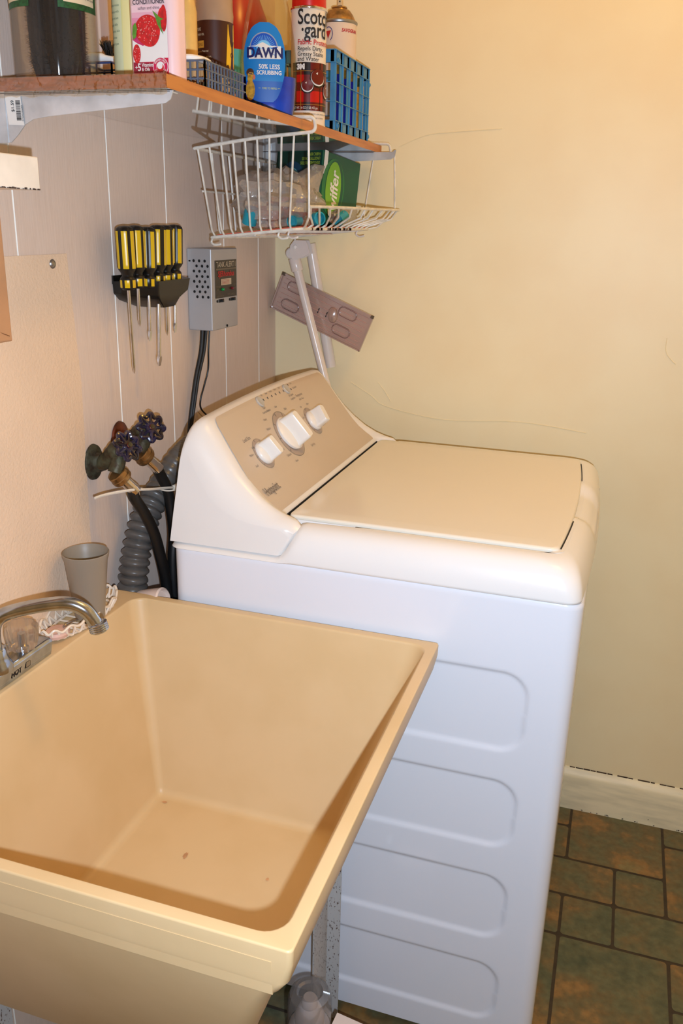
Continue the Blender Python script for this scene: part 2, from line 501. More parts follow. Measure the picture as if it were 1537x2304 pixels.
# console ------------------------------------------------------------------
con = bpy.data.objects.new('console', None); con.empty_display_size = 0.02
con.location = Vector((0.2, -0.43, 0.93)) - wm.location; con.parent = wm; C.objects.link(con)
P0 = [(0.126, 0.926), (0.131, 0.98), (0.137, 1.04), (0.141, 1.085), (0.144, 1.108), (0.150, 1.122), (0.160, 1.130), (0.172, 1.129), (0.182, 1.120), (0.196, 1.102), (0.214, 1.078), (0.235, 1.052), (0.254, 1.029), (0.272, 1.010), (0.290, 0.996), (0.303, 0.988), (0.3145, 0.983), (0.3155, 0.975), (0.3155, 0.9265)]
P1 = [(0.126, 0.926), (0.131, 0.975), (0.136, 1.02), (0.139, 1.05), (0.141, 1.066), (0.144, 1.076), (0.149, 1.080), (0.155, 1.077), (0.161, 1.068), (0.171, 1.050), (0.184, 1.028), (0.200, 1.006), (0.216, 0.990), (0.234, 0.979), (0.253, 0.974), (0.270, 0.972), (0.288, 0.970), (0.298, 0.960), (0.302, 0.9265)]
def archf(y, z): return 0.010*(1-((y+0.43)/0.345)**2)*max(0, min(1, (z-1.02)/0.07))
def cprof(y):
    d = min(y-(-0.772), -0.088-y)
    u = max(0.0, min(1.0, d/0.042))
    k = 1-math.sqrt(max(0, 1-(1-u)**2))
    e = max(0.0, min(1.0, (0.052-d)/0.03)); e = e*e*(3-2*e)
    out = []
    for n_, ((xa, za), (xb, zb)) in enumerate(zip(P0, P1)):
        x = xa+(xb-xa)*k; z = za+(zb-za)*k
        if n_ >= 12: x += e*(0.045*(n_-11)/6 if n_ < 18 else 0.020)
        out.append((x, z+archf(y, za)*(1-k)))
    return out
mb = MB()
ys = []
N = 56
for i in range(N+1):
    u = i/N
    ys.append(-0.772 + 0.684*(0.5-0.5*math.cos(PI*u)))
rings = []
for yy in ys:
    pr = cprof(yy)
    lean = []
    for x, z in pr:
        # side walls lean inwards towards the top
        f_ = max(0, (z-0.93)/0.2)
        ym = -0.43
        sc = 1-0.075*f_
        lean.append(Vector((x, ym+(yy-ym)*sc, z)))
    rings.append(lean)
mb.loft(rings, 0)
M_console = mat('console_plastic', (236, 232, 228), 0.28, noise=0.01)
mb.build('console_body', M_console, con, angle=60, wn=True)
# face coordinates: s along the sloping face (0 at top), y
facep = [(0.172, 1.129), (0.182, 1.120), (0.196, 1.102), (0.214, 1.078), (0.235, 1.052), (0.254, 1.029), (0.272, 1.010), (0.290, 0.996), (0.303, 0.988), (0.312, 0.984)]
def face(s_, y, h=0.0):
    """s_ metres down the face from the top edge; y world; h height above"""
    acc = 0
    for i in range(len(facep)-1):
        a, b = facep[i], facep[i+1]
        L_ = math.hypot(b[0]-a[0], b[1]-a[1])
        if s_ <= acc+L_ or i == len(facep)-2:
            u = (s_-acc)/L_
            x = a[0]+(b[0]-a[0])*u; z = a[1]+(b[1]-a[1])*u
            break
        acc += L_
    # smooth normal
    def nrm(i):
        i = max(0, min(len(facep)-2, i)); a, b = facep[i], facep[i+1]
        L_ = math.hypot(b[0]-a[0], b[1]-a[1]); return (-(b[1]-a[1])/L_, (b[0]-a[0])/L_)
    n0 = nrm(i-1) if u < .5 else nrm(i); n1 = nrm(i) if u < .5 else nrm(i+1)
    k = u+.5 if u < .5 else u-.5
    nx, nz = n0[0]*(1-k)+n1[0]*k, n0[1]*(1-k)+n1[1]*k
    l = math.hypot(nx, nz); nx /= l; nz /= l
    zz = z+archf(y, z)
    return Vector((x+nx*h, y, zz+nz*h))
# grey inlay panel following the face
M_inlay = mat('console_inlay', (205, 188, 168), 0.35, noise=0.02, nscale=3)
mb = MB()
rows = []
for i in range(91):
    s_ = 0.006 + 0.195*i/90
    f_ = i/90
    i = i/3
    yl = -0.700 - 0.030*f_; yh = -0.156 + 0.012*f_
    e = 0.0
    if i < 3: e = 0.014*(1-math.sqrt(1-((3-i)/3)**2))
    if i > 27: e = 0.012*(1-math.sqrt(1-((i-27)/3)**2))
    rows.append([face(s_, yl+e+(yh-yl-2*e)*j/60, 0.0009) for j in range(61)])
mb.loft(rows, 0, False, False, closed=False)
inl = mb.build('control_panel', M_inlay, con, label='warm grey printed face of the washer console', angle=60)
# printing, buttons, dial rings
M_print = mat('panel_print', (120, 108, 98), 0.5, noise=0.03)
M_ring = mat('dial_ring_print', (176, 158, 146), 0.4, noise=0.03)
mb = MB()
def dialring(s0, y0, r0, r1, h=0.0014, mi=0):
    pts = []
    n = 40
    a = [face(s0+r0*math.cos(2*PI*i/n), y0+r0*math.sin(2*PI*i/n), h) for i in range(n)]
    b = [face(s0+r1*math.cos(2*PI*i/n), y0+r1*math.sin(2*PI*i/n), h) for i in range(n)]
    mb.loft([a, b], mi, False, False, smooth=False)
def ft(s0, y0, h=0.0017):
    return lambda x, y: face(s0-y, y0+x, h)
dial = [(0.100, -0.620, 0.0225), (0.094, -0.487, 0.036), (0.096, -0.351, 0.0225)]
for s0, y0, r0 in dial:
    dialring(s0, y0, r0*0.5, r0*1.22, mi=1)
    dialring(s0, y0, r0*1.235, r0*1.26, h=0.0017, mi=0)
    for a in range(-130, 131, 40):
        t_ = math.radians(a)
        for rr_ in (r0*1.05, ):
            p = [face(s0-rr_*math.cos(t_+d)*k_, y0+rr_*math.sin(t_+d)*k_, 0.0018) for d, k_ in ((-.02, 1), (.02, 1), (.02, 1.16), (-.02, 1.16))]
            mb.poly(p, 0)
def pt(txt, s0, y0, size, bold=0.0, sx=0.8):
    if s0 > 0.045: s0, y0 = s0-0.014, y0-0.067
    mb.text(txt, size, ft(s0, y0), 0, sx=sx, align='CENTER', bold=bold)
pt('Load Size', 0.082, -0.578, 0.0095)
pt('Small', 0.128, -0.600, 0.006); pt('Medium', 0.108, -0.594, 0.006); pt('Large', 0.098, -0.575, 0.006); pt('Super', 0.098, -0.542, 0.006)
pt('Temperature', 0.055, -0.275, 0.0085); pt('Wash / Rinse', 0.064, -0.275, 0.006)
pt('Hot', 0.078, -0.300, 0.006); pt('Warm', 0.078, -0.262, 0.006); pt('Cold', 0.098, -0.318, 0.006); pt('Tap Cold', 0.128, -0.245, 0.006)
pt('Start', 0.034, -0.517, 0.0075); pt('Push Push Hold', 0.042, -0.520, 0.006); pt('Lid Locked', 0.034, -0.378, 0.007); pt('Deep Rinse', 0.042, -0.378, 0.006)
pt('Start', 0.011, -0.344, 0.006); pt('Lid Locked', 0.022, -0.340, 0.006)
for i, tx in enumerate(('Fill', 'Soak', 'Wash', 'Rinse', 'Spin')): pt(tx, 0.010, -0.494+0.022*i, 0.0055)
for yq, sq, tx in ((-0.475, 0.068, 'Heavy'), (-0.482, 0.085, 'Medium'), (-0.487, 0.105, 'Light'), (-0.480, 0.128, 'Casual'), (-0.468, 0.142, 'Delicates'), (-0.440, 0.056, 'Normal'), (-0.405, 0.056, 'Soak'), (-0.372, 0.068, 'Bulky'), (-0.455, 0.158, 'Rinse'), (-0.350, 0.150, 'Spin Only')):
    pt(tx, sq, yq, 0.0065)
MB().text('Hotpoint', 0.0235, ft(0.166, -0.705, 0.0024), 0, sx=0.66, bold=0.0004).build('name_lettering', M_print, con, label='brown Hotpoint lettering')
for i in range(6):
    c = face(0.018, -0.500+0.0205*i, 0.0018)
    mb.poly([face(0.018+dx, -0.500+0.0205*i+dy, 0.0018) for dx, dy in ((-.0022, -.0012), (-.0022, .0012), (.0022, .0012), (.0022, -.0012))], 2)
for dx in (0.010, 0.021):
    mb.poly([face(dx+a, -0.360+b, 0.0018) for a, b in ((-.002, -.0012), (-.002, .0012), (.002, .0012), (.002, -.0012))], 2)
mb.build('panel_lettering', [M_print, M_ring, M_hole], inl.parent, label='dark grey printed words, dial rings and indicator marks')
for s0, y0 in ((0.018, -0.517), (0.017, -0.380)):
    c = face(s0, y0, 0.0008); n_ = (face(s0, y0, 1)-face(s0, y0, 0)).normalized()
    m1 = MB().lathe([(0.0115, 0), (0.0115, 0.0015), (0.0095, 0.0032), (0.004, 0.0026), (0.0005, 0.0024)], c, n_, 28)
    m1.build('push_button', mat('button_grey', (186, 184, 180), 0.3, noise=0.02), con)
# knobs: a round skirt with a tall grip bar across it
def knob(s0, y0, r0, hh, tilt, wide):
    c = face(s0, y0, 0.0010); n_ = (face(s0, y0, 1)-face(s0, y0, 0)).normalized()
    q = Vector((0, 0, 1)).rotation_difference(n_)
    # local frame: u along y, v up the face
    u = Vector((0, 1, 0)); v = u.cross(n_) * -1
    if v.z < 0: v = -v
    m1 = MB()
    m1.lathe([(r0*0.98, 0), (r0, 0.002), (r0*0.99, 0.005), (r0*0.9, 0.008), (r0*0.7, 0.0105), (r0*0.3, 0.0125), (0.001, 0.013)], c, n_, 40)
    ca_, sa = math.cos(tilt), math.sin(tilt)
    rings = []
    for k_, (hz, sc, wc) in enumerate(((0.006, 1.0, 1.25), (0.010, 0.98, 1.05), (hh*0.6, 0.94, 1.0), (hh*0.93, 0.92, 0.95), (hh, 0.86, 0.85))):
        ring = []
        L_, W_ = r0*0.93*sc, wide*wc
        pts = []
        for cx, cy, a0 in ((1, 1, 0), (-1, 1, 90), (-1, -1, 180), (1, -1, 270)):
            for i in range(5):
                a = math.radians(a0+90*i/4); rc_ = wide*0.45
                pts.append((cx*(W_-rc_)+rc_*math.cos(a), cy*(L_-rc_)+rc_*math.sin(a)))
        for a, b in pts:
            # round the ends of the bar to the skirt circle
            b *= math.sqrt(max(0.1, 1-(a/(r0*1.1))**2))
            aa = a*ca_-b*sa; bb = a*sa+b*ca_
            ring.append(c+u*aa+v*bb+n_*hz)
        rings.append(ring)
    m1.loft(rings, 0, False, True)
    return m1.build('control_knob', M_whiteplastic, con, angle=40)
knob(0.100, -0.620, 0.0225, 0.033, 0.15, 0.0092)
knob(0.094, -0.487, 0.036, 0.038, 0.1, 0.0125)
knob(0.096, -0.351, 0.0225, 0.033, -0.35, 0.0092)

# ---------------------------------------------------------------- laundry sink
sk = thing('laundry_sink', 'deep beige moulded laundry sink standing against the washer', 'sink', (0.31, -1.11, 0))
M_basin = mat('beige_cast_basin', (224, 194, 148), 0.42, noise=0.06, nscale=7, bump=0.1, bscale=120, col2=(218, 187, 139), bdist=0.0006)
SZ = 0.825
X0, X1, Y0, Y1 = 0.004, 0.607, -1.432, -0.7865
def sr(x0, x1, y0, y1, z, r): return rr(x0, x1, y0, y1, z, r, n=6)
outer = [sr(0.13, 0.478, -1.28, -0.86, 0.462, 0.03), sr(0.105, 0.494, -1.335, -0.840, 0.50, 0.03), sr(0.02, 0.562, -1.405, -0.806, 0.70, 0.02),
         sr(0.012, 0.583, -1.4235, -0.800, 0.758, 0.012), sr(0.006, 0.590, -1.4240, -0.792, 0.764, 0.010), sr(0.006, 0.5915, -1.4285, -0.792, 0.766, 0.010), sr(0.005, 0.602, -1.431, -0.790, 0.783, 0.008),
         sr(X0, 0.6065, -1.432, -0.787, 0.806, 0.006), sr(X0, X1, Y0, Y1, SZ-0.0025, 0.006), sr(X0+.0006, X1-.0006, Y0+.0006, Y1-.0006, SZ-.0007, 0.006), sr(X0+.0022, X1-.0022, Y0+.0022, Y1-.0022, SZ, 0.005)]
IX0, IX1, IY0, IY1 = 0.069, 0.592, -1.4175, -0.8025
inner = [sr(IX0-.001, IX1+.001, IY0-.001, IY1+.001, SZ, 0.026), sr(IX0+.0006, IX1-.0006, IY0+.0006, IY1-.0006, SZ-.0008, 0.026), sr(IX0+.0022, IX1-.0024, IY0+.0022, IY1-.0022, SZ-.004, 0.026),
         sr(0.092, 0.551, -1.382, -0.826, 0.72, 0.020), sr(0.141, 0.477, -1.31, -0.876, 0.503, 0.012), sr(0.1435, 0.4745, -1.307, -0.8785, 0.495, 0.010), sr(0.150, 0.468, -1.30, -0.885, 0.4902, 0.008), sr(0.158, 0.46, -1.29, -0.893, 0.490, 0.006)]
mb = MB().loft(outer+inner, 0)
M_stain = mat('rust_stain', (224, 168, 120), 0.6, noise=0.15, nscale=60)
basin = mb.build('basin', M_basin, sk, angle=75, wn=True)
# raised band moulded on the apron and stains
mb = MB()
mb.prism([(0.02, -1.4300, 0.7662), (0.5870, -1.4295, 0.7662), (0.5865, -1.4325, 0.808), (0.02, -1.4325, 0.811)], (0, 0.0015, 0))
mb.build('apron_band', M_basin, sk)
def blot(cx, cy, cz, rx, ry, n_=18, seed=1, ux=(1, 0, 0), uy=(0, 1, 0), mi=0):
    r_ = random.Random(seed); ux = Vector(ux); uy = Vector(uy)
    return [Vector((cx, cy, cz)) + ux*rx*math.cos(2*PI*i/n_)*r_.uniform(.55, 1.15) + uy*ry*math.sin(2*PI*i/n_)*r_.uniform(.55, 1.15) for i in range(n_)]
mb = MB()
for cx, cy, rx, ry, sd in ((0.262, -1.005, 0.0040, 0.0080, 3), (0.165, -0.899, 0.005, 0.003, 5), (0.405, -1.01, 0.003, 0.004, 9)):
    MB().poly(blot(cx, cy, 0.4910, rx, ry, seed=sd), 0).build('rust_spot', M_stain, sk, label='small orange rust spot on the basin floor')
# angle-iron legs
M_leg = mat('galvanised_leg', (188, 186, 184), 0.6, 0.0, noise=0.8, nscale=330, col2=(84, 60, 50), stretch=(1, 1, 0.5), ramp=(0.35, 0.40))
for x, yy, dx, dy in ((0.434, -0.800, 1, -1), (0.434, -1.33, 1, 1), (0.115, -0.815, -1, -1), (0.115, -1.33, -1, 1)):
    m1 = MB()
    w1, w2, th = 0.027, 0.075, 0.0025
    zt = 0.460
    m1.prism([(x, yy, 0), (x+dx*w1, yy, 0), (x+dx*w1, yy+dy*th, 0), (x+dx*th, yy+dy*th, 0), (x+dx*th, yy+dy*w2, 0), (x, yy+dy*w2, 0)][::(1 if dx*dy > 0 else -1)], (0.0, 0, zt))
    m1.build('leg', M_leg, sk)

# ---------------------------------------------------------------- faucet
fc = thing('faucet', 'chrome swing-spout faucet with clear fluted knob on the sink deck', 'faucet', (0.05, -1.14, SZ))
M_fau = mat('worn_chrome', (188, 198, 212), 0.16, 1.0, noise=0.15, nscale=40)
mb = MB()
# wedge body: low near the basin, with a ribbed stepped end
prof = [(0.008, 0.0005), (0.063, 0.0005), (0.0645, 0.006), (0.068, 0.024), (0.064, 0.0285), (0.045, 0.031), (0.02, 0.030), (0.008, 0.022)]
rings = [[Vector((x, yy, SZ+z*sc)) for x, z in prof] for yy, sc in ((-1.255, 1), (-1.04, 1), (-1.032, 0.96))]
mb.loft(rings, 0)
mb.build('body', M_fau, fc, bevel=0.0012)
mb = MB()
lt = lambda x, y: Vector((0.0672, -1.118+x, SZ+0.008+y))
def btx(x, y): return Vector((0.0655+0.12*y, -1.124+x, SZ+0.008+y))
mb.text('HOT', 0.013, btx, 0, sx=0.8, bold=0.0006)
mb.poly([btx(0.030, 0.0), btx(0.042, 0.0), btx(0.042, 0.011), btx(0.030, 0.011)], 0)
mb.poly([Vector((q.x+.0005, q.y, q.z)) for q in (btx(0.0315, 0.0015), btx(0.0405, 0.0015), btx(0.0405, 0.0095), btx(0.0315, 0.0095))], 1)
mb.build('sticker', [M_ink, M_steel], fc, label='torn black lettered sticker')
mb = MB().lathe([(0.022, 0), (0.0225, 0.006), (0.018, 0.014), (0.016, 0.02), (0.015, 0.03), (0.013, 0.033)], (0.052, -1.135, SZ+0.026), n=32)
mb.build('spout_base', M_fau, fc)
mb = MB()
sp = catmull([(0.052, -1.135, SZ+0.05), (0.052, -1.133, SZ+0.085), (0.058, -1.127, SZ+0.102), (0.078, -1.117, SZ+0.112), (0.115, -1.098, SZ+0.119), (0.143, -1.086, SZ+0.120), (0.162, -1.078, SZ+0.110), (0.172, -1.073, SZ+0.093), (0.175, -1.071, SZ+0.085)], 7)
mb.tube(sp, 0.0098, 18)
spt = mb.build('spout', M_fau, fc)
mb = MB()
dv = (Vector((0.175, -1.071, SZ+0.079))-Vector((0.170, -1.073, SZ+0.100))).normalized()
pr = [(0.0098, 0), (0.0125, 0.001)]
for i in range(4): pr += [(0.0136, 0.002+i*0.003), (0.0136, 0.0035+i*0.003), (0.0126, 0.004+i*0.003)]
pr += [(0.011, 0.015), (0.008, 0.013)]
mb.lathe(pr, Vector((0.175, -1.071, SZ+0.091)), dv, 32)
mb.build('spout_tip', M_fau, spt, label='threaded hose end of the spout')
M_acr = clear('clear_acrylic', (244, 236, 224), 0.35, 0.04, solid=0.10, solidcol=(240, 230, 220))
mb = MB().lathe([(0.012, 0), (0.019, 0.002), (0.0215, 0.012), (0.0235, 0.026), (0.0225, 0.036), (0.017, 0.040), (0.004, 0.040)], (0.055, -1.082, SZ+0.034), n=72, lob=lambda a, z: 1+0.05*math.cos(9*a))
kn = mb.build('knob', M_acr, fc, label='clear fluted acrylic knob')
mb = MB().lathe([(0.009, 0), (0.009, 0.008), (0.006, 0.010), (0.006, 0.030)], (0.055, -1.082, SZ+0.028), n=20)
mb.build('knob_stem', M_fau, fc)

# ---------------------------------------------------------------- cup, soap tray, soap, ring
M_cup = mat('taupe_plastic', (148, 136, 120), 0.4, noise=0.02)
cp = MB().lathe([(0.0215, 0.0), (0.0235, 0.001), (0.0335, 0.098), (0.0355, 0.104), (0.0368, 0.112), (0.0362, 0.113), (0.0345, 0.105), (0.032, 0.098), (0.0225, 0.004), (0.001, 0.003)], (0, 0, 0), n=48)
o = cp.build('drinking_cup', M_cup); o.location = (0.050, -0.908, SZ+0.006)
tag(o, 'plain taupe plastic cup standing empty behind the faucet spout', 'cup')
tr = thing('soap_tray', 'white looped plastic lattice tray lying on the sink deck', 'tray', (0.03, -0.93, SZ))
M_tray = mat('ivory_plastic', (242, 226, 206), 0.35, noise=0.05)
mb = MB()
def oval(t_): return Vector((0.036+0.036*math.cos(t_), -0.915+0.095*math.sin(t_), 0))
n = 30
pts = [oval(2*PI*i/120)*1.0+Vector((0, 0, SZ+0.020+0.003*math.sin(2*PI*i/120*n/2))) for i in range(120)]
mb.tube(pts, 0.0022, 6, closed=True)
for i in range(n):
    a = 2*PI*i/n; b = 2*PI*(i+.5)/n; c = 2*PI*(i+1)/n
    mb.tube(catmull([oval(a)+Vector((0, 0, SZ+0.021)), (oval(a)*0.97+Vector((0.001, -0.0275, 0)))*1+Vector((0, 0, SZ+0.011)), (oval(b)-Vector((0.036, -0.915, 0)))*0.88+Vector((0.036, -0.915, SZ+0.0035)), oval(c)*1+Vector((0, 0, SZ+0.019))], 4), 0.0019, 6)
mb.build('rim_lattice', M_tray, tr)
mb = MB()
pts = [(oval(2*PI*i/60)-Vector((0.036, -0.915, 0)))*0.80+Vector((0.036, -0.915, SZ+0.0028)) for i in range(60)]
mb.tube(pts, 0.002, 6, closed=True)
for k_ in range(-3, 4):
    yy = -0.915+k_*0.018
    hw = 0.036*0.8*math.sqrt(max(0, 1-(k_*0.018/0.076)**2))
    mb.tube([(0.036-hw, yy, SZ+0.0028), (0.036+hw, yy, SZ+0.0028)], 0.0016, 6)
mb.build('floor_lattice', M_tray, tr)
o = MB().lathe([(0.006, 0), (0.017, 0.001), (0.0185, 0.006), (0.016, 0.010), (0.001, 0.0115)], (0, 0, 0), n=28, sy=1.15).build('soap', mat('pink_soap', (226, 184, 168), 0.45, noise=0.05))
o.location = (0.042, -0.985, SZ+0.0055); tag(o, 'worn round pinkish soap lying in the lattice tray', 'soap')
o = MB().tube([(0.012*math.cos(2*PI*i/30), 0.010*math.sin(2*PI*i/30), 0.006*math.cos(2*PI*i/30)) for i in range(28)], 0.0011, 6).build('metal_ring', M_steel)
o.location = (0.055, -0.968, SZ+0.021); tag(o, 'small open steel ring leaning on the soap', 'ring')

# ---------------------------------------------------------------- water supply valves
M_brass = mat('tarnished_brass', (84, 84, 64), 0.5, 0.55, noise=0.6, nscale=70, col2=(58, 42, 26), bump=0.5, bscale=90)
M_gold = mat('brass_coupling', (180, 142, 92), 0.35, 0.9, noise=0.3, nscale=60)
M_wheel = mat('navy_enamel', (22, 22, 62), 0.2, noise=0.4, nscale=60, col2=(10, 8, 22), coat=0.5)
M_red = mat('reddish_bronze', (120, 62, 40), 0.45, 0.6, noise=0.4, nscale=50)
def valve(fy, fz, wheelaxis, wc, coup, cdir, label, flcol):
    t = thing('water_valve', label, 'valve', (0, fy, fz))
    m1 = MB()
    m1.lathe([(0.024, 0), (0.027, 0.002), (0.026, 0.006), (0.015, 0.011), (0.0125, 0.02)], (0, fy, fz), (1, 0, 0), 28, sx=1.15, sy=0.92)
    for k_ in (-1, 1): m1.lathe([(0.004, 0), (0.004, 0.003), (0.002, 0.004)], (0.004, fy, fz+k_*0.021), (1, 0, 0), 12)
    m1.build('wall_flange', flcol, t)
    cdir = Vector(cdir).normalized(); coup = Vector(coup); wc = Vector(wc); wa = Vector(wheelaxis).normalized()
    ctr = wc-wa*0.030
    m1 = MB()
    m1.tube(catmull([(0.008, fy, fz), (0.02, fy, fz), tuple(Vector((0.02, fy, fz)).lerp(ctr, 0.6)), tuple(ctr)], 5), [0.0125]*5+[0.0135]*5+[0.016]*6, 20)
    m1.ball(ctr, 0.0185)
    m1.tube(catmull([tuple(ctr), tuple(ctr.lerp(coup, 0.5)+Vector((0.003, 0, 0.001))), tuple(coup)], 6), 0.0125, 18)
    m1.lathe([(0.0125, 0.0), (0.0135, 0.004), (0.0135, 0.012), (0.010, 0.016), (0.008, 0.020), (0.004, 0.022), (0.004, 0.031)], ctr+wa*0.008, wa, 6)
    m1.build('valve_body', M_brass, t)
    m1 = MB()
    q = Vector((0, 0, 1)).rotation_difference(wa)
    R0 = 0.0215
    rim = []
    for i in range(96):
        a = 2*PI*i/96
        r_ = R0*(1+0.14*math.cos(8*a))
        rim.append(wc+q @ Vector((r_*math.cos(a), r_*math.sin(a), 0)))
    m1.tube(rim, 0.0034, 8, closed=True)
    for i in range(8):
        a = 2*PI*(i)/8
        m1.tube([wc+q @ Vector((0.006*math.cos(a), 0.006*math.sin(a), 0.001)), wc+q @ Vector((R0*1.1*math.cos(a), R0*1.1*math.sin(a), 0))], 0.0030, 6)
    m1.lathe([(0.008, -0.003), (0.0105, -0.001), (0.0105, 0.002), (0.0085, 0.0035)], wc, wa, 20)
    wl = m1.build('hand_wheel', M_wheel, t, label='dark blue enamelled hand wheel')
    m1 = MB().lathe([(0.0045, 0), (0.0045, 0.003), (0.002, 0.0045)], wc+wa*0.003, wa, 14)
    m1.build('wheel_screw', M_red, wl)
    return t
M_patina = mat('green_patina', (72, 74, 60), 0.6, 0.3, noise=0.6, nscale=90, col2=(46, 36, 26), bump=0.4, bscale=120)
valve(-0.800, 1.060, (0.80, -0.30, 0.45), (0.078, -0.812, 1.098), (0.056, -0.819, 1.052), (0.3, 0.5, -0.8), 'corroded boiler valve with blue hand wheel nearest the sink, brass hose nut below', M_patina)
valve(-0.716, 1.082, (0.72, -0.52, 0.38), (0.078, -0.736, 1.113), (0.056, -0.741, 1.068), (0.3, 0.5, -0.8), 'corroded boiler valve with blue hand wheel nearest the washer, partly behind the other', M_red)

def hose(name, label, top_pts, rest, r, cdir):
    t = thing(name, label, 'hose', tuple(top_pts[0]))
    a, b = Vector(top_pts[0]), Vector(top_pts[1])
    d = (b-a).normalized()
    m1 = MB().lathe([(0.0145, 0.0), (0.0165, 0.001), (0.0168, 0.008), (0.0178, 0.009), (0.0178, 0.0145), (0.0165, 0.017), (0.010, 0.019)], a, d, 30, lob=lambda an, z: 1+0.012*math.cos(20*an))
    m1.build('hose_nut', M_gold, t, label='knurled brass hose nut')
    m1 = MB().lathe([(0.0092, 0), (0.0100, 0.003), (0.0100, 0.020), (0.0106, 0.022), (0.0106, 0.031), (0.0095, 0.032)], a+d*0.017, d, 26)
    m1.build('ferrule', M_chrome, t, label='crimped silver ferrule')
    m1 = MB().tube(catmull([tuple(a+d*0.042)]+rest, 8), r, 18)
    m1.build('rubber_tube', M_blackrub, t)
    return t
hose('supply_hose', 'black rubber hose on the valve nearest the sink', [(0.057, -0.817, 1.051), (0.068, -0.802, 1.030)], [(0.072, -0.792, 1.004), (0.076, -0.768, 0.968), (0.079, -0.745, 0.925), (0.080, -0.728, 0.875), (0.082, -0.716, 0.82), (0.084, -0.712, 0.74), (0.088, -0.70, 0.60), (0.09, -0.66, 0.45)], 0.0098, None)
hose('supply_hose', 'black rubber hose on the valve nearest the washer', [(0.057, -0.739, 1.067), (0.068, -0.722, 1.046)], [(0.073, -0.705, 1.022), (0.078, -0.690, 0.99), (0.080, -0.683, 0.95), (0.083, -0.682, 0.90), (0.083, -0.690, 0.85), (0.085, -0.692, 0.78), (0.09, -0.68, 0.62), (0.095, -0.62, 0.5)], 0.0098, None)
# corrugated drain hose
M_drain = mat('grey_drain_plastic', (92, 89, 86), 0.32, noise=0.1, nscale=30)
path = catmull([(0.085, -0.52, 1.055), (0.075, -0.565, 1.050), (0.060, -0.612, 1.025), (0.048, -0.655, 0.988), (0.044, -0.693, 0.956), (0.042, -0.722, 0.922), (0.040, -0.742, 0.882), (0.038, -0.752, 0.842), (0.036, -0.756, 0.80), (0.036, -0.756, 0.60), (0.036, -0.756, 0.40)], 40)
# resample at constant step
L = [0]
for i in range(1, len(path)): L.append(L[-1]+(path[i]-path[i-1]).length)
pts = []; rad = []; s_ = 0; i = 0
while s_ < L[-1]:
    while L[i+1] < s_: i += 1
    u = (s_-L[i])/(L[i+1]-L[i]); pts.append(path[i].lerp(path[i+1], u))
    p1 = 0.0045 if s_ < 0.10 else 0.0155
    amp = 0.0008 if s_ < 0.10 else (0.0014 if s_ < 0.19 else 0.0042)
    rad.append(0.0205+amp*abs(math.sin(PI*s_/p1))*1.6)
    s_ += 0.0013 if s_ < 0.1 else 0.0019
o = MB().tube(pts, rad, 26).build('drain_hose', M_drain, angle=60)
tag(o, 'grey corrugated drain hose rising behind the black supply hoses', 'hose')
# cable tie
ct = thing('cable_tie', 'clear plastic cable tie bundling the hoses below the valves', 'cable tie', (0.09, -0.71, 1.0))
M_tie = mat('milky_nylon', (226, 216, 200), 0.25, noise=0.03)
m1 = MB()
pth = catmull([(0.094, -0.690, 0.995), (0.092, -0.720, 1.002), (0.088, -0.765, 1.012), (0.078, -0.81, 1.022), (0.062, -0.855, 1.026), (0.055, -0.880, 1.026)], 8)
m1.loft([[p+Vector((0, 0, -.0022)), p+Vector((.001, 0, 0)), p+Vector((0, 0, .0022)), p+Vector((-.001, 0, 0))] for p in pth])
pth = [Vector((0.082+0.0155*math.cos(a), -0.690+0.0155*math.sin(a), 0.992)) for a in [2*PI*i/24 for i in range(24)]]
m1.tube(pth, 0.0016, 6, closed=True)
m1.build('strap', M_tie, ct)
m1 = MB().box((0.091, -0.694, 0.990), (0.100, -0.684, 1.000))
m1.build('tie_head', M_tie, ct, bevel=0.001)
# pale cloth / pipe end tucked behind the sink
m1 = MB().lathe([(0.020, 0), (0.0205, 0.01), (0.020, 0.05), (0.017, 0.052), (0.015, 0.045)], (0, 0, 0), (0.85, -0.10, 0.28), 28)
o = m1.build('plastic_pipe', mat('pale_pink_plastic', (238, 214, 200), 0.35, noise=0.05)); o.location = (0.062, -0.770, 0.800)
tag(o, 'short pale pinkish pipe end tucked between the sink and the hoses', 'pipe')

# ---------------------------------------------------------------- screwdriver rack
rk = thing('screwdriver_rack', 'black wedge-shaped plastic rack on the panelled wall holding screwdrivers', 'rack', (0, -0.58, 1.31))
mb = MB()
def hexring(ya, yb, yc, yd, x1, x2, z): return [Vector((0.0005, ya, z)), Vector((x1, ya, z)), Vector((x2, yb, z)), Vector((x2, yc, z)), Vector((x1, yd, z)), Vector((0.0005, yd, z))]
mb.loft([hexring(-0.635, -0.628, -0.590, -0.560, 0.022, 0.052, 1.303), hexring(-0.69, -0.655, -0.585, -0.525, 0.018, 0.060, 1.318), hexring(-0.706, -0.665, -0.560, -0.500, 0.016, 0.064, 1.330), hexring(-0.708, -0.668, -0.555, -0.495, 0.016, 0.066, 1.350)], 0)
mb.build('rack_body', M_black, rk, bevel=0.0015)
mb = MB().box((0.0005, -0.708, 1.345), (0.0035, -0.495, 1.359))
mb.build('back_plate', M_black, rk)
M_yel = mat('yellow_plastic', (226, 186, 20), 0.28, noise=0.04)
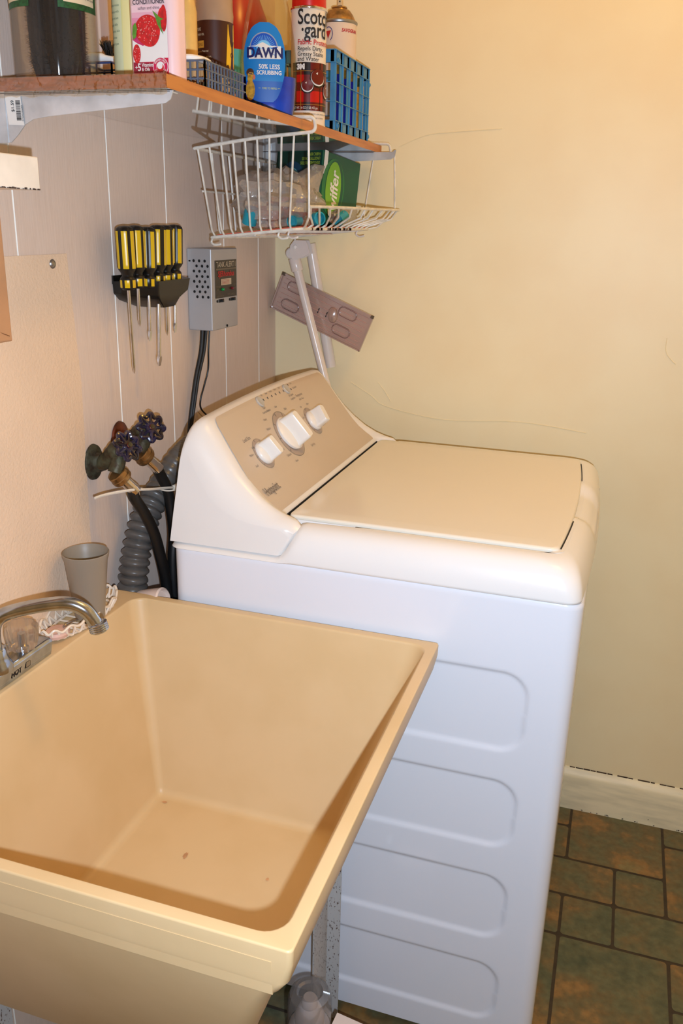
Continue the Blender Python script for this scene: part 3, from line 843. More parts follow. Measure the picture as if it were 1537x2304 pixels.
sd = [((0.045, -0.733, 1.439), (0.045, -0.726, 1.201), 'p', 'leftmost'), ((0.045, -0.701, 1.440), (0.045, -0.700, 1.277), 'p', 'second from the left'), ((0.048, -0.668, 1.438), (0.048, -0.674, 1.250), 'f', 'third from the left'),
      ((0.048, -0.632, 1.441), (0.048, -0.646, 1.203), 'f', 'third from the right'), ((0.045, -0.603, 1.441), (0.045, -0.608, 1.252), 'p', 'second from the right'), ((0.045, -0.568, 1.442), (0.045, -0.579, 1.254), 'f', 'rightmost')]
labs = ['screwdriver with yellow and black handle, leftmost in the rack with the longest thin blade',
        'screwdriver with the shortest blade, yellow and black handle, second from left in the rack',
        'flat-bladed screwdriver with yellow and black handle, third from the left in the rack',
        'long thick-bladed screwdriver with yellow and black handle, third from the right in the rack',
        'screwdriver with yellow and black handle, second from the right in the rack',
        'flat screwdriver with yellow and black handle, rightmost in the rack nearest the metal box']
for i, (tp, bt, kd, _) in enumerate(sd):
    tp = Vector(tp); bt = Vector(bt)
    ax = (bt-tp).normalized()
    t = thing('screwdriver', labs[i], 'screwdriver', tuple(tp+ax*0.095), 0, 'screwdrivers in the wall rack')
    m1 = MB()
    R = 0.0148
    prof = [(0.0005, 0), (R*0.6, 0.001), (R*0.93, 0.004), (R, 0.008), (R*1.0, 0.066), (R*0.86, 0.070), (R*0.62, 0.075), (R*0.60, 0.078), (R*0.80, 0.081), (R*0.86, 0.084), (R*0.86, 0.096), (R*0.6, 0.100)]
    ph = 0.35*i+0.5
    n = 48
    q = Vector((0, 0, 1)).rotation_difference(ax)
    rings = []
    def flut(a, z):
        return 1-0.10*max(0, math.cos(6*(a+ph)))**3 if 0.006 < z < 0.07 else 1
    prof2 = []
    for (ra, za), (rb, zb) in zip(prof[:-1], prof[1:]):
        k_ = max(1, int((zb-za)/0.006))
        for u in range(k_): prof2.append((ra+(rb-ra)*u/k_, za+(zb-za)*u/k_))
    prof2.append(prof[-1])
    m1.lathe(prof2, tp, ax, n, 0, lob=lambda a, z: flut(a, z))
    # paint: yellow lands between black flutes, on handle and collar
    fs = len(m1.f)-2
    nf = n
    for fi in range(fs):
        k_ = fi//nf; j = fi % nf
        a = 2*PI*(j+.5)/n
        z = (prof2[k_][1]+prof2[k_+1][1])/2
        land = math.cos(6*(a+ph)) < 0.25
        if land and (0.006 < z < 0.066 or 0.0825 < z < 0.094): m1.mi[fi] = 1
    m1.build('handle', [M_black, M_yel], t, angle=50)
    m1 = MB()
    ln = (bt-tp).length
    r_ = 0.0026 if i != 3 else 0.0033
    if kd == 'p': m1.tube([tp+ax*0.095, tp+ax*(ln-0.012), tp+ax*(ln-0.004), tp+ax*ln], [r_, r_, r_*0.7, 0.0004], 14)
    else:
        m1.tube([tp+ax*0.095, tp+ax*(ln-0.016)], r_, 14)
        A = tp+ax*(ln-0.017)
        rings = []
        for u, wy, wx in ((0, r_, r_), (0.006, r_*1.5, r_*0.7), (0.012, r_*1.35, r_*0.4), (0.017, r_*1.2, r_*0.2)):
            rings.append([A+ax*u+Vector((wx*a, wy*b, 0)) for a, b in ((1, 1), (-1, 1), (-1, -1), (1, -1))])
        m1.loft(rings)
    m1.build('blade', M_chrome, t)

# ---------------------------------------------------------------- alarm box
al = thing('alarm_box', 'grey metal tank alarm box with perforated side and black label on the panelled wall', 'alarm box', (0, -0.33, 1.24))
M_alu = mat('grey_metal_paint', (176, 176, 178), 0.35, 0.25, noise=0.04, nscale=10)
AY0, AY1, AZ0, AZ1, AX = -0.441, -0.322, 1.2425, 1.3985, 0.053
mb = MB().box((0.0004, AY0, AZ0), (AX, AY1, AZ1))
mb.build('housing', M_alu, al, bevel=0.0022, bseg=3)
mb = MB()
for r_ in range(8):
    for c_ in range(3):
        x = 0.0155+0.0118*c_+(0.0060 if r_ % 2 else 0); z = 1.3755-0.0097*r_
        mb.add([(x+0.0026*math.cos(2*PI*i/16), AY0-0.0004, z+0.0028*math.sin(2*PI*i/16)) for i in range(16)], [tuple(range(16))], 0, False)
mb.box((0.0045, AY0-0.0004, 1.3735), (0.0085, AY0+0.001, 1.3765), 0)
mb.build('speaker_holes', M_hole, al, label='staggered black holes in the side of the alarm box')
mb = MB()
fx = AX+0.0005
def fp(y, z, e=0.0): return Vector((fx+e, y, z))
LY_0, LY_1, LZ_0, LZ_1 = -0.427, -0.3275, 1.304, 1.3765
mb.poly([fp(LY_0, LZ_0), fp(LY_1, LZ_0), fp(LY_1, LZ_1), fp(LY_0, LZ_1)], 0)
def ftxt(y0, z0, e=0.0006): return lambda x, y: fp(y0+x, z0+y, e)
yc = (LY_0+LY_1)/2
mb.text('TANK ALERT I', 0.0155, ftxt(yc, 1.3632), 1, sx=0.90, sy=0.95, align='CENTER', bold=0.0001)
mb.poly([fp(LY_0+.003, 1.3580, .0006), fp(LY_1-.003, 1.3580, .0006), fp(LY_1-.003, 1.3608, .0006), fp(LY_0+.003, 1.3608, .0006)], 5)
mb.text('SJERhombus', 0.0155, ftxt(yc, 1.3455), 2, sx=0.96, sy=0.95, align='CENTER', bold=0.0004)
mb.poly([fp(-.402, 1.3285, .0006), fp(-.354, 1.3285, .0006), fp(-.354, 1.3405, .0006), fp(-.402, 1.3405, .0006)], 1)
for k_ in range(4): mb.poly([fp(-.399, 1.3305+.0025*k_, .0009), fp(-.364, 1.3305+.0025*k_, .0009), fp(-.364, 1.3311+.0025*k_, .0009), fp(-.399, 1.3311+.0025*k_, .0009)], 2)
mb.text('POWER', 0.0055, ftxt(LY_0+.003, 1.3245), 5); mb.text('ON', 0.0055, ftxt(LY_0+.006, 1.3185), 5)
mb.text('TEST', 0.0055, ftxt(LY_1-.017, 1.3245), 5); mb.text('LIGHT', 0.0045, ftxt(LY_1-.017, 1.3190), 5)
mb.text('HORN SWITCH', 0.0048, ftxt(LY_0+.004, 1.3060), 5); mb.text('TEST   SILENCE', 0.0048, ftxt(LY_1-.045, 1.3075), 5)
M_lab = mat('dark_label', (44, 36, 26), 0.4, noise=0.05); M_silv = mat('silver_ink', (196, 184, 160), 0.45, noise=0.03)
M_rink = mat('red_ink', (190, 28, 34), 0.5, noise=0.04); M_dimink = mat('dim_ink', (110, 98, 80), 0.5, noise=0.03)
mb.build('front_label', [M_lab, M_silv, M_rink, M_hole, M_hole, M_dimink], al, label='dark label reading TANK ALERT I')
for yy, c in ((-.396, (20, 150, 70)), (-.352, (110, 16, 20))):
    MB().lathe([(0.0028, 0), (0.0028, 0.003), (0.0018, 0.005), (0.0004, 0.0056)], (fx, yy, 1.3205), (1, 0, 0), 16).build('indicator_light', mat('lamp_%d' % c[0], c, 0.25), al, label='green indicator light' if c[1] > 100 else 'dark red indicator light')
for yy in (-.401, -.346):
    m1 = MB().box((fx-.001, yy-.012, 1.2955), (fx+.001, yy+.012, 1.3018)); m1.box((fx, yy-.004, 1.2962), (fx+.006, yy+.002, 1.3008))
    m1.build('slide_switch', M_black, al, bevel=0.0008)
    MB().lathe([(0.0026, 0), (0.0026, 0.001)], (fx-.0004, yy-.018 if yy < -.37 else yy-.016, 1.2985), (1, 0, 0), 14).build('screw_hole', M_hole, al)
MB().lathe([(0.0028, 0), (0.0024, 0.0015)], (fx-.0004, -.376, 1.2475), (1, 0, 0), 14).build('screw', M_hole, al, label='dark screw at the lower edge')
# cords out of the box
o = MB().tube(catmull([(0.022, -0.424, 1.245), (0.020, -0.430, 1.20), (0.016, -0.447, 1.15), (0.014, -0.462, 1.10), (0.012, -0.474, 1.05), (0.012, -0.480, 1.00), (0.014, -0.482, 0.90), (0.014, -0.48, 0.7)], 8), 0.0042, 10)
o.tube(catmull([(0.027, -0.418, 1.245), (0.025, -0.426, 1.20), (0.020, -0.444, 1.15), (0.018, -0.460, 1.10), (0.015, -0.472, 1.05), (0.014, -0.476, 1.00), (0.016, -0.478, 0.90), (0.016, -0.476, 0.7)], 8), 0.0034, 10)
o = o.build('power_cord', M_blackrub); tag(o, 'thick black twin cord running down the wall from the alarm box', 'cord')
o = MB().tube(catmull([(0.028, -0.404, 1.245), (0.026, -0.408, 1.20), (0.022, -0.404, 1.16), (0.018, -0.414, 1.13), (0.015, -0.428, 1.10), (0.012, -0.421, 1.08), (0.018, -0.405, 1.062), (0.022, -0.398, 1.052), (0.02, -0.395, 1.0)], 8), 0.0018, 8).build('sensor_wire', M_blackrub)
tag(o, 'thin black wire curving down from the alarm box to a taped joint', 'wire')
o = MB().tube(catmull([(0.024, -0.410, 1.245), (0.018, -0.416, 1.20), (0.012, -0.424, 1.15), (0.010, -0.438, 1.11), (0.010, -0.434, 1.08), (0.015, -0.412, 1.058), (0.02, -0.40, 1.045)], 8), 0.0015, 8).build('sensor_wire', mat('tan_insulation', (206, 176, 146), 0.5, noise=0.05))
tag(o, 'thin tan wire beside the black wire below the alarm box', 'wire')
o = MB().lathe([(0.004, 0.018), (0.006, 0.014), (0.0085, 0.010), (0.007, 0.004), (0.011, 0.0), (0.012, -0.012), (0.009, -0.022)], (0, 0, 0), n=14, sx=0.8, lob=lambda a, z: 1+0.08*math.sin(3*a+z*400)).build('taped_joint', M_black)
o.location = (0.021, -0.401, 1.047); tag(o, 'lump of black electrical tape on the wires behind the washer console', 'tape')

# ---------------------------------------------------------------- shelf
SX, SY0, SY1, ST, SB = 0.2655, -0.980, -0.012, 1.6160, 1.6005
sh = thing('wall_shelf', 'wooden shelf board with orange-brown edge and glossy pale underside, holding cleaning products', 'shelf', (0.13, -0.5, SB))
M_wood = mat('orange_wood_edge', (196, 122, 52), 0.4, noise=0.15, nscale=6, stretch=(2, 2, 30), coat=0.2, col2=(176, 102, 40))
M_under = mat('glossy_laminate', (212, 208, 206), 0.05, 0.45, noise=0.02, nscale=5, spec=1.0, coat=1.0)
mb = MB()
x0 = 0.0006
mb.add([(x0, SY0, SB), (x0, SY1, SB), (SX, SY1, SB), (SX, SY0, SB)], [(0, 1, 2, 3)], 1, False)
mb.add([(x0, SY0, ST), (SX, SY0, ST), (SX, SY1, ST), (x0, SY1, ST)], [(0, 1, 2, 3)], 0, False)
mb.add([(x0, SY0, SB), (SX, SY0, SB), (SX, SY0, ST), (x0, SY0, ST)], [(0, 1, 2, 3)], 2, False)
mb.add([(SX, SY0, SB), (SX, SY1, SB), (SX, SY1, ST), (SX, SY0, ST)], [(0, 1, 2, 3)], 0, False)
mb.add([(SX, SY1, SB), (x0, SY1, SB), (x0, SY1, ST), (SX, SY1, ST)], [(0, 1, 2, 3)], 0, False)
mb.add([(x0, SY1, SB), (x0, SY0, SB), (x0, SY0, ST), (x0, SY1, ST)], [(0, 1, 2, 3)], 0, False)
M_wood2 = mat('brown_wood_end', (176, 92, 34), 0.3, noise=0.2, nscale=10, stretch=(4, 1, 25), coat=0.5)
mb.build('board', [M_wood, M_under, M_wood2], sh)
mb = MB()
M_tape = clear('packing_tape', (244, 236, 224), 0.40, 0.15, solid=0.02, solidcol=(235, 225, 210), bump=1.0, bscale=90)
rows = []
for i in range(41):
    x = 0.018+0.262*i/40
    rows.append([Vector((min(x, SX+0.0012) , SY0-0.0012-rnd.uniform(0, .0008), ST+0.0006)), Vector((min(x, SX+0.0012), SY0-0.0014-rnd.uniform(0, .0012), (ST+SB)/2)), Vector((min(x, SX+.0012), SY0-0.0012-rnd.uniform(0, .001), SB-0.001)), Vector((min(x, SX+.0012), SY0-0.0006-rnd.uniform(0, .001), SB-0.006-rnd.uniform(0, .0025)))])
mb.loft(rows, 0, False, False, closed=False)
mb.build('packing_tape', M_tape, sh, label='crinkled clear tape over the shelf end')
# pressed steel brackets
def bracket(yb, label, full=True):
    t = thing('shelf_bracket', label, 'bracket', (0.002, yb, 1.54))
    z0 = SB-0.0008
    m1 = MB()
    if full:
        pr = [(0.001, 1.541), (0.024, 1.5415), (0.036, 1.551), (0.048, 1.563), (0.062, 1.5695), (0.085, 1.5725), (0.135, 1.5765), (0.255, 1.5855), (0.262, 1.590), (0.266, z0), (0.001, z0)]
    else:
        pr = [(0.001, 1.545), (0.024, 1.546), (0.045, 1.562), (0.075, 1.572), (0.135, 1.576), (0.300, 1.585), (0.309, 1.590), (0.312, 1.604), (0.308, 1.604), (0.304, z0), (0.001, z0)]
    m1.prism([(x, yb, z) for x, z in pr], (0, 0.0016, 0))
    m1.build('web', M_galv, t, bevel=0.0004)
    m1 = MB().box((0.0006, yb, 1.5405), (0.003, yb+0.020, z0)); m1.box((0.003, yb, z0-0.0018), (0.262, yb+0.020, z0))
    m1.prism([(0.001, yb-.0012, 1.541), (0.0205, yb-.0012, 1.541), (0.0205, yb-.0012, z0), (0.001, yb-.0012, z0)], (0, .0012, 0))
    m1.build('flange', M_galv, t, bevel=0.0005)
    return t
M_galv = mat('bright_galvanised', (214, 216, 218), 0.3, 0.35, noise=0.15, nscale=18)
b1 = bracket(-0.965, 'shiny steel shelf bracket with barcode sticker at the near end of the shelf')
b2 = bracket(-0.060, 'steel shelf bracket at the far end of the shelf beside the yellow wall', False)
mb = MB()
def bs(x, z, e=0.0): return Vector((x, -0.9664-e, z))
mb.poly([bs(0.024, 1.563), bs(0.048, 1.562), bs(0.0455, 1.597), bs(0.0215, 1.597)], 0)
zz = 1.568
while zz < 1.591:
    h = rnd.choice([.0004, .0007, .0011])
    mb.poly([bs(0.0375, zz, .0004), bs(0.0445, zz, .0004), bs(0.0442, zz+h, .0004), bs(0.0372, zz+h, .0004)], 1); zz += h+rnd.choice([.0004, .0007])
mb.text('$1.59', 0.0062, lambda x, y: bs(0.0345-y, 1.578+x, .0004), 1, bold=0.0001)
mb.text('070042402681', 0.0032, lambda x, y: bs(0.0475-y, 1.567+x, .0004), 1)
mb.build('price_sticker', [M_whiteink, M_ink], b1, label='white barcode sticker with a price')

# ---------------------------------------------------------------- products on the shelf
def cyl(cx, cy, r, a0, z0, e=0.0003):
    """text/pattern mapper on a vertical cylinder: x metres round it from angle a0 (deg), y up from z0"""
    return lambda x, y: Vector((cx+(r+e)*math.cos(math.radians(a0)+x/r), cy+(r+e)*math.sin(math.radians(a0)+x/r), z0+y))
def patch(mb, fn, x0, x1, y0, y1, mi, n=16):
    rows = [[fn(x0+(x1-x0)*i/n, y0), fn(x0+(x1-x0)*i/n, y1)] for i in range(n+1)]
    mb.loft(rows, mi, False, False, closed=False)
def disc(mb, fn, cx, cy, rx, ry, mi, n=28, f=None):
    pts = []
    for i in range(n):
        a = 2*PI*i/n; k_ = f(a) if f else 1
        pts.append(fn(cx+rx*k_*math.cos(a), cy+ry*k_*math.sin(a)))
    c = fn(cx, cy)
    mb.add([c]+pts, [(0, 1+i, 1+(i+1) % n) for i in range(n)], mi, False)
def strip(mb, fn, pts, mi):
    """polygon given in label coordinates, triangulated as a fan round its centre"""
    cx = sum(p[0] for p in pts)/len(pts); cy = sum(p[1] for p in pts)/len(pts)
    mb.add([fn(cx, cy)]+[fn(*p) for p in pts], [(0, 1+i, 1+(i+1) % len(pts)) for i in range(len(pts))], mi, False)
Z0 = ST
M_green = mat('dark_green_label', (24, 88, 42), 0.45, noise=0.3, nscale=300)
M_cream = mat('cream_paper', (224, 208, 172), 0.6, noise=0.04)
M_redp = mat('deep_red_plastic', (176, 24, 12), 0.28, noise=0.15, nscale=10)
# 1. clear tub with dark brush
jx, jy, jr = 0.0715, -0.917, 0.0545
t = thing('clear_canister', 'clear plastic canister with dark green label at the near end of the shelf', 'canister', (jx, jy, Z0))
M_clear = clear('clear_plastic', (248, 247, 245), 0.03, 0.04, solid=0.01, fres=0.16)
MB().lathe([(jr-0.004, 0.001), (jr-0.001, 0.002), (jr, 0.005), (jr, 0.205), (jr-0.0008, 0.205), (jr-0.001, 0.005), (jr-0.004, 0.0025)], (jx, jy, Z0), n=48, cap0=True, cap1=False).build('body', M_clear, t)
MB().lathe([(jr+.0015, 0.200), (jr+.002, 0.203), (jr+.002, 0.222), (jr-0.002, 0.226), (0.001, 0.226)], (jx, jy, Z0), n=48).build('lid', M_green, t)
m1 = MB()
fn = cyl(jx, jy, jr, -65, Z0)
def curved(a_): return 0.081+0.012*a_*a_/0.0016*0.35
for (xa, xb) in ((-0.075, -0.022), (0.014, 0.075)):
    N_ = 16; rows = []
    for i in range(N_+1):
        x = xa+(xb-xa)*i/N_
        rows.append([fn(x, 0.0815), fn(x, 0.150)])
    m1.loft(rows, 0, False, False, closed=False)
patch(m1, cyl(jx, jy, jr, -65, Z0, .0006), -0.070, -0.029, 0.0885, 0.145, 1)
patch(m1, cyl(jx, jy, jr, -65, Z0, .0006), 0.021, 0.068, 0.0885, 0.145, 1)
f2 = cyl(jx, jy, jr, -65, Z0, .0009)
m1.text('SHAMPOO BRUSH SET WITH DETAILING', 0.0045, lambda x, y: f2(0.0225+x, 0.100+y), 2, sx=0.7)
m1.text('bristles for upholstery and carpet', 0.0042, lambda x, y: f2(0.0235+x, 0.0945+y), 2, sx=0.8)
xb = -0.060
while xb < -0.040:
    h = rnd.choice([.0005, .0009, .0013]); patch(m1, f2, xb, xb+h, 0.094, 0.125, 2, 1); xb += h+rnd.choice([.0006, .001])
m1.build('label', [M_green, M_cream, M_ink], t, label='dark green label with cream text panels')
# brush inside: dense dark bristles around a core
bx, by = jx+0.0, jy+0.003
M_brist = mat('dark_bristles', (26, 17, 12), 0.7, noise=0.5, nscale=120, col2=(8, 5, 4), stretch=(1, 1, 0.2))
t = thing('bottle_brush', 'dark brown bristle brush standing inside the clear canister', 'brush', (bx, by, Z0+0.003))
m1 = MB()
for cx_, rr0 in ((-0.018, 0.023), (0.015, 0.025)):
    c_ = (bx+cx_, by+(0.004 if cx_ < 0 else -0.004), Z0+0.004)
    m1.lathe([(rr0*0.35, 0.0), (rr0*0.75, 0.006), (rr0*0.93, 0.02), (rr0, 0.05), (rr0*1.04, 0.10), (rr0, 0.19), (rr0*0.6, 0.195)], c_, n=60, lob=lambda a, z: 1+0.035*math.sin(23*a+z*700)+0.03*math.sin(41*a-z*500))
    for k_ in range(2200):
        a = rnd.uniform(0, 2*PI); zz = rnd.uniform(0.004, 0.18)
        r1 = rr0*(0.9 if zz > 0.02 else 0.5+zz*20); r2 = r1+rnd.uniform(0.003, 0.008)
        p = Vector((c_[0]+r1*math.cos(a), c_[1]+r1*math.sin(a), c_[2]+zz)); q = Vector((c_[0]+r2*math.cos(a+.03), c_[1]+r2*math.sin(a+.03), c_[2]+zz+rnd.uniform(-.004, .004)))
        if math.hypot(q.x-jx, q.y-jy) > jr-.003: continue
        m1.tube([p, q], [0.00035, 0.0001], 3, caps=False)
m1.build('bristles', M_brist, t)
MB().tube([(bx, by-.004, Z0+.004), (bx, by-.004, Z0+.19)], 0.0035, 12).build('core_rod', M_black, t)
# pale panel or door-frame coloured carton at the very end
o = MB().box((-0.03, -0.03, 0), (0.022, 0.03, 0.24)).build('carton', mat('pale_lilac_card', (196, 198, 214), 0.5, noise=0.04), bevel=0.001)
o.location = (0.0345, -0.815, Z0); tag(o, 'plain pale lilac carton behind the clear canister against the wall', 'carton')
# 2. small wire basket + white detail brush behind the canister
def mesh_basket(name, label, x0, x1, y0, y1, h, col, wr, step, rim=None):
    t = thing(name, label, 'basket', ((x0+x1)/2, (y0+y1)/2, Z0))
    m1 = MB()
    zs_ = [Z0+wr]+[Z0+wr+(h-wr)*k_/3 for k_ in (1, 2, 3)]
    for z in zs_: m1.tube([(x0, y0, z), (x1, y0, z), (x1, y1, z), (x0, y1, z)], wr, 6, closed=True)
    def line(a, b):
        L_ = (Vector(b)-Vector(a)).length; k_ = max(1, int(L_/step))
        for i in range(k_+1):
            p = Vector(a).lerp(Vector(b), i/k_)
            m1.box((p.x-wr*.8, p.y-wr*.8, Z0), (p.x+wr*.8, p.y+wr*.8, Z0+h))
    line((x0, y0, 0), (x1, y0, 0)); line((x1, y0, 0), (x1, y1, 0)); line((x1, y1, 0), (x0, y1, 0)); line((x0, y1, 0), (x0, y0, 0))
    k_ = int((y1-y0)/step)
    for i in range(1, k_):
        yy = y0+(y1-y0)*i/k_; m1.tube([(x0, yy, Z0+wr), (x1, yy, Z0+wr)], wr*.8, 5)
    m1.build('wire_mesh', mat(name+'_coating_'+str(col[0]), col, 0.4, noise=0.1, nscale=50), t)
    return t
mesh_basket('small_basket', 'small blue-grey wire basket behind the clear canister', 0.058, 0.106, -0.842, -0.785, 0.038, (62, 78, 128), 0.0013, 0.017)
t = thing('detail_brush', 'white-handled brush with black bristles on the small blue basket', 'brush', (0.08, -0.826, Z0+0.040))
m1 = MB().tube(catmull([(0.048, -0.832, Z0+0.0460), (0.062, -0.830, Z0+0.0475), (0.082, -0.826, Z0+0.0470), (0.100, -0.822, Z0+0.0440)], 5), [0.0045]*5+[0.0060]*6+[0.0045]*5, 12)
m1.build('handle', M_whiteplastic, t)
m1 = MB()
for k_ in range(90):
    x = 0.086+rnd.uniform(0, 0.012); m1.tube([(x, -0.822+rnd.uniform(-.003, .003), Z0+0.050), (x+rnd.uniform(-.010, .002), -0.822+rnd.uniform(-.004, .004), Z0+rnd.uniform(.063, .070))], [0.0006, 0.0004], 4)
m1.build('bristles', M_black, t)
# 3. tall orange carton behind
o = MB().box((-0.012, -0.028, 0), (0.012, 0.028, 0.25)).build('carton', mat('orange_card', (214, 140, 44), 0.5, noise=0.05), bevel=0.0008)
o.location = (0.052, -0.700, Z0); tag(o, 'tall orange carton against the wall behind the pale green bottle', 'carton')
# 4. pale green-yellow bottle
t = thing('lotion_bottle', 'pale yellow-green squeeze bottle between the canister and the pink conditioner', 'bottle', (0.1515, -0.868, Z0))
rings = []
for z, sx_, sy_ in ((0, .9, .9), (0.003, 1, 1), (0.06, 1.0, 0.98), (0.14, 0.98, 0.8), (0.20, 0.96, 0.35)):
    rings.append([Vector((0.1515+0.0215*sx_*math.cos(2*PI*i/32), -0.868+0.017*sy_*math.sin(2*PI*i/32), Z0+z)) for i in range(32)])
MB().loft(rings).build('body', mat('pale_yellow_plastic', (236, 224, 156), 0.35, noise=0.03), t)
m1 = MB()
def lf(x, y, e=0.0006):
    a = math.radians(-108)+x/0.0195
    return Vector((0.1515+(0.0215+e)*math.cos(a), -0.868+(0.0170+e)*math.sin(a), Z0+y))
rows = [[lf(-0.020+0.026*i/12, 0.002), lf(-0.020+0.026*i/12, 0.12)] for i in range(13)]
m1.loft(rows, 0, False, False, closed=False)
lf2 = lambda x, y: lf(x, y, 0.0010)
for k_, tx in enumerate(('Gentle moist', 'formula with', 'aloe extract', 'Apply daily', 'to damp skin', 'and rinse', 'Avoid eyes')):
    m1.text(tx, 0.0042, (lambda kk: lambda x, y: lf2(-0.013+x, 0.096-0.0075*kk+y))(k_), 1, sx=0.75)
m1.build('label', [mat('pale_green_label', (220, 222, 178), 0.5, noise=0.03), mat('grey_green_ink', (104, 118, 92), 0.5, noise=0.03)], t, label='pale green label with small print')
# 5. conditioner
cx0, cx1, cy0, cy1 = 0.176, 0.244, -0.9135, -0.876
t = thing('conditioner_bottle', 'pink conditioner bottle with strawberry label at the shelf corner', 'bottle', ((cx0+cx1)/2, (cy0+cy1)/2, Z0))
def crs(z, k_): 
    mx_, my_ = (cx0+cx1)/2, (cy0+cy1)/2
    return [Vector((mx_+(p.x-mx_)*k_, my_+(p.y-my_)*k_, Z0+z)) for p in rr(cx0, cx1, cy0, cy1, 0, 0.0125, n=6)]
MB().loft([crs(0, .93), crs(.003, .99), crs(.006, 1), crs(.14, 1.0), crs(.17, .93), crs(.185, .7), crs(.19, .4)]).build('body', mat('translucent_pink_plastic', (240, 206, 206), 0.3, noise=0.02), t)
MB().lathe([(0.013, 0), (0.013, 0.02), (0.011, 0.022)], ((cx0+cx1)/2, (cy0+cy1)/2, Z0+.19), n=24).build('cap', M_whiteplastic, t)
m1 = MB()
def cf(x, y, e=0.0): return Vector((cx0+x, cy0-0.0004-e, Z0+y))   # x 0..0.068
L0, L1 = 0.0075, 0.0575
# printed pink ground: bands from deep to pale upwards
pinks = [(206, 20, 66), (196, 34, 92), (200, 52, 110), (206, 78, 128), (214, 108, 146), (222, 140, 166), (230, 172, 188), (238, 200, 206)]
PM = [mat('label_pink_%d' % i, c, 0.45, noise=0.02) for i, c in enumerate(pinks)]
zb = [0.000, 0.030, 0.046, 0.055, 0.062, 0.068, 0.074, 0.080, 0.088]
for i in range(8): m1.poly([cf(L0, zb[i]+.0008), cf(L1, zb[i]+.0008), cf(L1, zb[i+1]+.0008), cf(L0, zb[i+1]+.0008)], i)
B = 8
def cpoly(pts, mi, e): strip(m1, lambda x, y: cf(x, y, e), pts, mi)
# milk swirl
tops = [(L0, .050), (.014, .046), (.022, .043), (.032, .046), (.040, .052), (.047, .060), (.050, .068), (.0530, .076), (L1, .080)]
m1.loft([[cf(x, y, .0003), cf(x, .0245+(.004 if x > .04 else 0), .0003)] for x, y in tops], B+2, False, False, closed=False)
# strawberries
disc(m1, lambda x, y: cf(x, y, .0007), .0295, .060, .0180, .0205, B, f=lambda a: 1-0.13*max(0, math.sin(a))**2-0.16*max(0, -math.sin(a+.5))**3)
disc(m1, lambda x, y: cf(x, y, .0007), .0530, .073, .0045, .0150, B)
disc(m1, lambda x, y: cf(x, y, .0009), .0510, .073, .006, .0120, B)
disc(m1, lambda x, y: cf(x, y, .0007), .0130, .034, .0055, .011, B)
for k_ in range(60):
    a = rnd.uniform(0, 2*PI); q = math.sqrt(rnd.random())*.85
    disc(m1, lambda x, y: cf(x, y, .0010), .0295+.0165*q*math.cos(a), .060+.0185*q*math.sin(a), .00055, .0007, B+3, 8)
for k_ in range(16):
    a = rnd.uniform(0, 2*PI); q = math.sqrt(rnd.random())*.8
    disc(m1, lambda x, y: cf(x, y, .0010), .0130+.0055*q*math.cos(a), .034+.010*q*math.sin(a), .0005, .0006, B+3, 8)
lfk = 0
for pts in ([(.038, .082), (.042, .074), (.0445, .066), (.049, .059), (.0525, .0545), (.0495, .064), (.049, .071), (.045, .077)], [(.038, .082), (.044, .077), (.050, .073), (.0535, .072), (.048, .070), (.042, .074)], [(.0095, .050), (.0135, .053), (.0155, .063), (.0135, .0695), (.0095, .066), (.0082, .056)]):
    lfk += 1; cpoly(pts, B+1, .0012+.0002*lfk)
# bottom band, seal and lettering
cpoly([(L0, .0125), (.034, .0125), (.036, .0235), (L0, .0245)], B+5, .0006)
disc(m1, lambda x, y: cf(x, y, .0008), .0465, .0185, .0108, .0108, B+2)
disc(m1, lambda x, y: cf(x, y, .0011), .0465, .0185, .0101, .0101, B+4)
disc(m1, lambda x, y: cf(x, y, .0014), .0465, .0185, .0058, .0058, B+2)
disc(m1, lambda x, y: cf(x, y, .0017), .0465, .0175, .0051, .0048, B)
disc(m1, lambda x, y: cf(x, y, .0019), .0460, .0195, .0038, .0040, B+2)
def arc(txt, up):
    for i, ch in enumerate(txt):
        a = math.radians((150-120*i/(len(txt)-1)) if up else (210+120*i/(len(txt)-1)))
        rr_ = 0.0068 if up else 0.0092
        rot = a-PI/2 if up else a+PI/2
        ca_, sa = math.cos(rot), math.sin(rot)
        m1.text(ch, 0.0034, (lambda ca_, sa, a, rr_: lambda x, y: cf(.0465+rr_*math.cos(a)+x*ca_-y*sa, .0185+rr_*math.sin(a)+x*sa+y*ca_, .0015))(ca_, sa, a, rr_), B+2, align='CENTER')
arc('PARABEN FREE', True); arc('SILICONE FREE', False)
g3 = lambda x0, y0: (lambda x, y: cf(x0+x, y0+y, .0011))
m1.text('+', .008, g3(.0095, .0155), B+2); m1.text('5', .0125, g3(.0135, .0142), B+2, sx=.8, bold=.0003)
m1.text('Vitamins', .0062, g3(.0195, .0190), B+2, sx=.78, bold=.0001); m1.text('& Oils', .0058, g3(.0195, .0138), B+2, sx=.8, bold=.0001)
m1.text('MOISTURIZING', .0050, g3(.0325, .0985), B+6, align='CENTER', sx=.95)
m1.text('CONDITIONER', .0076, g3(.0325, .0895), B+6, align='CENTER', sx=.86, bold=.0002)
m1.text('soften and shine', .0052, g3(.0325, .0835), B+6, align='CENTER', sx=.9)
m1.build('label', PM+[mat('berry_red', (214, 28, 36), 0.35, noise=0.2, nscale=200), mat('leaf_green', (92, 150, 48), 0.45, noise=0.15, nscale=200), M_whiteink, mat('seed_pink', (240, 150, 140), 0.5, noise=0.02), mat('seal_magenta', (200, 22, 78), 0.4, noise=0.02), mat('band_crimson', (150, 18, 52), 0.4, noise=0.02), mat('slate_ink', (70, 60, 74), 0.5, noise=0.02)], t, label='strawberry picture label reading MOISTURIZING CONDITIONER')
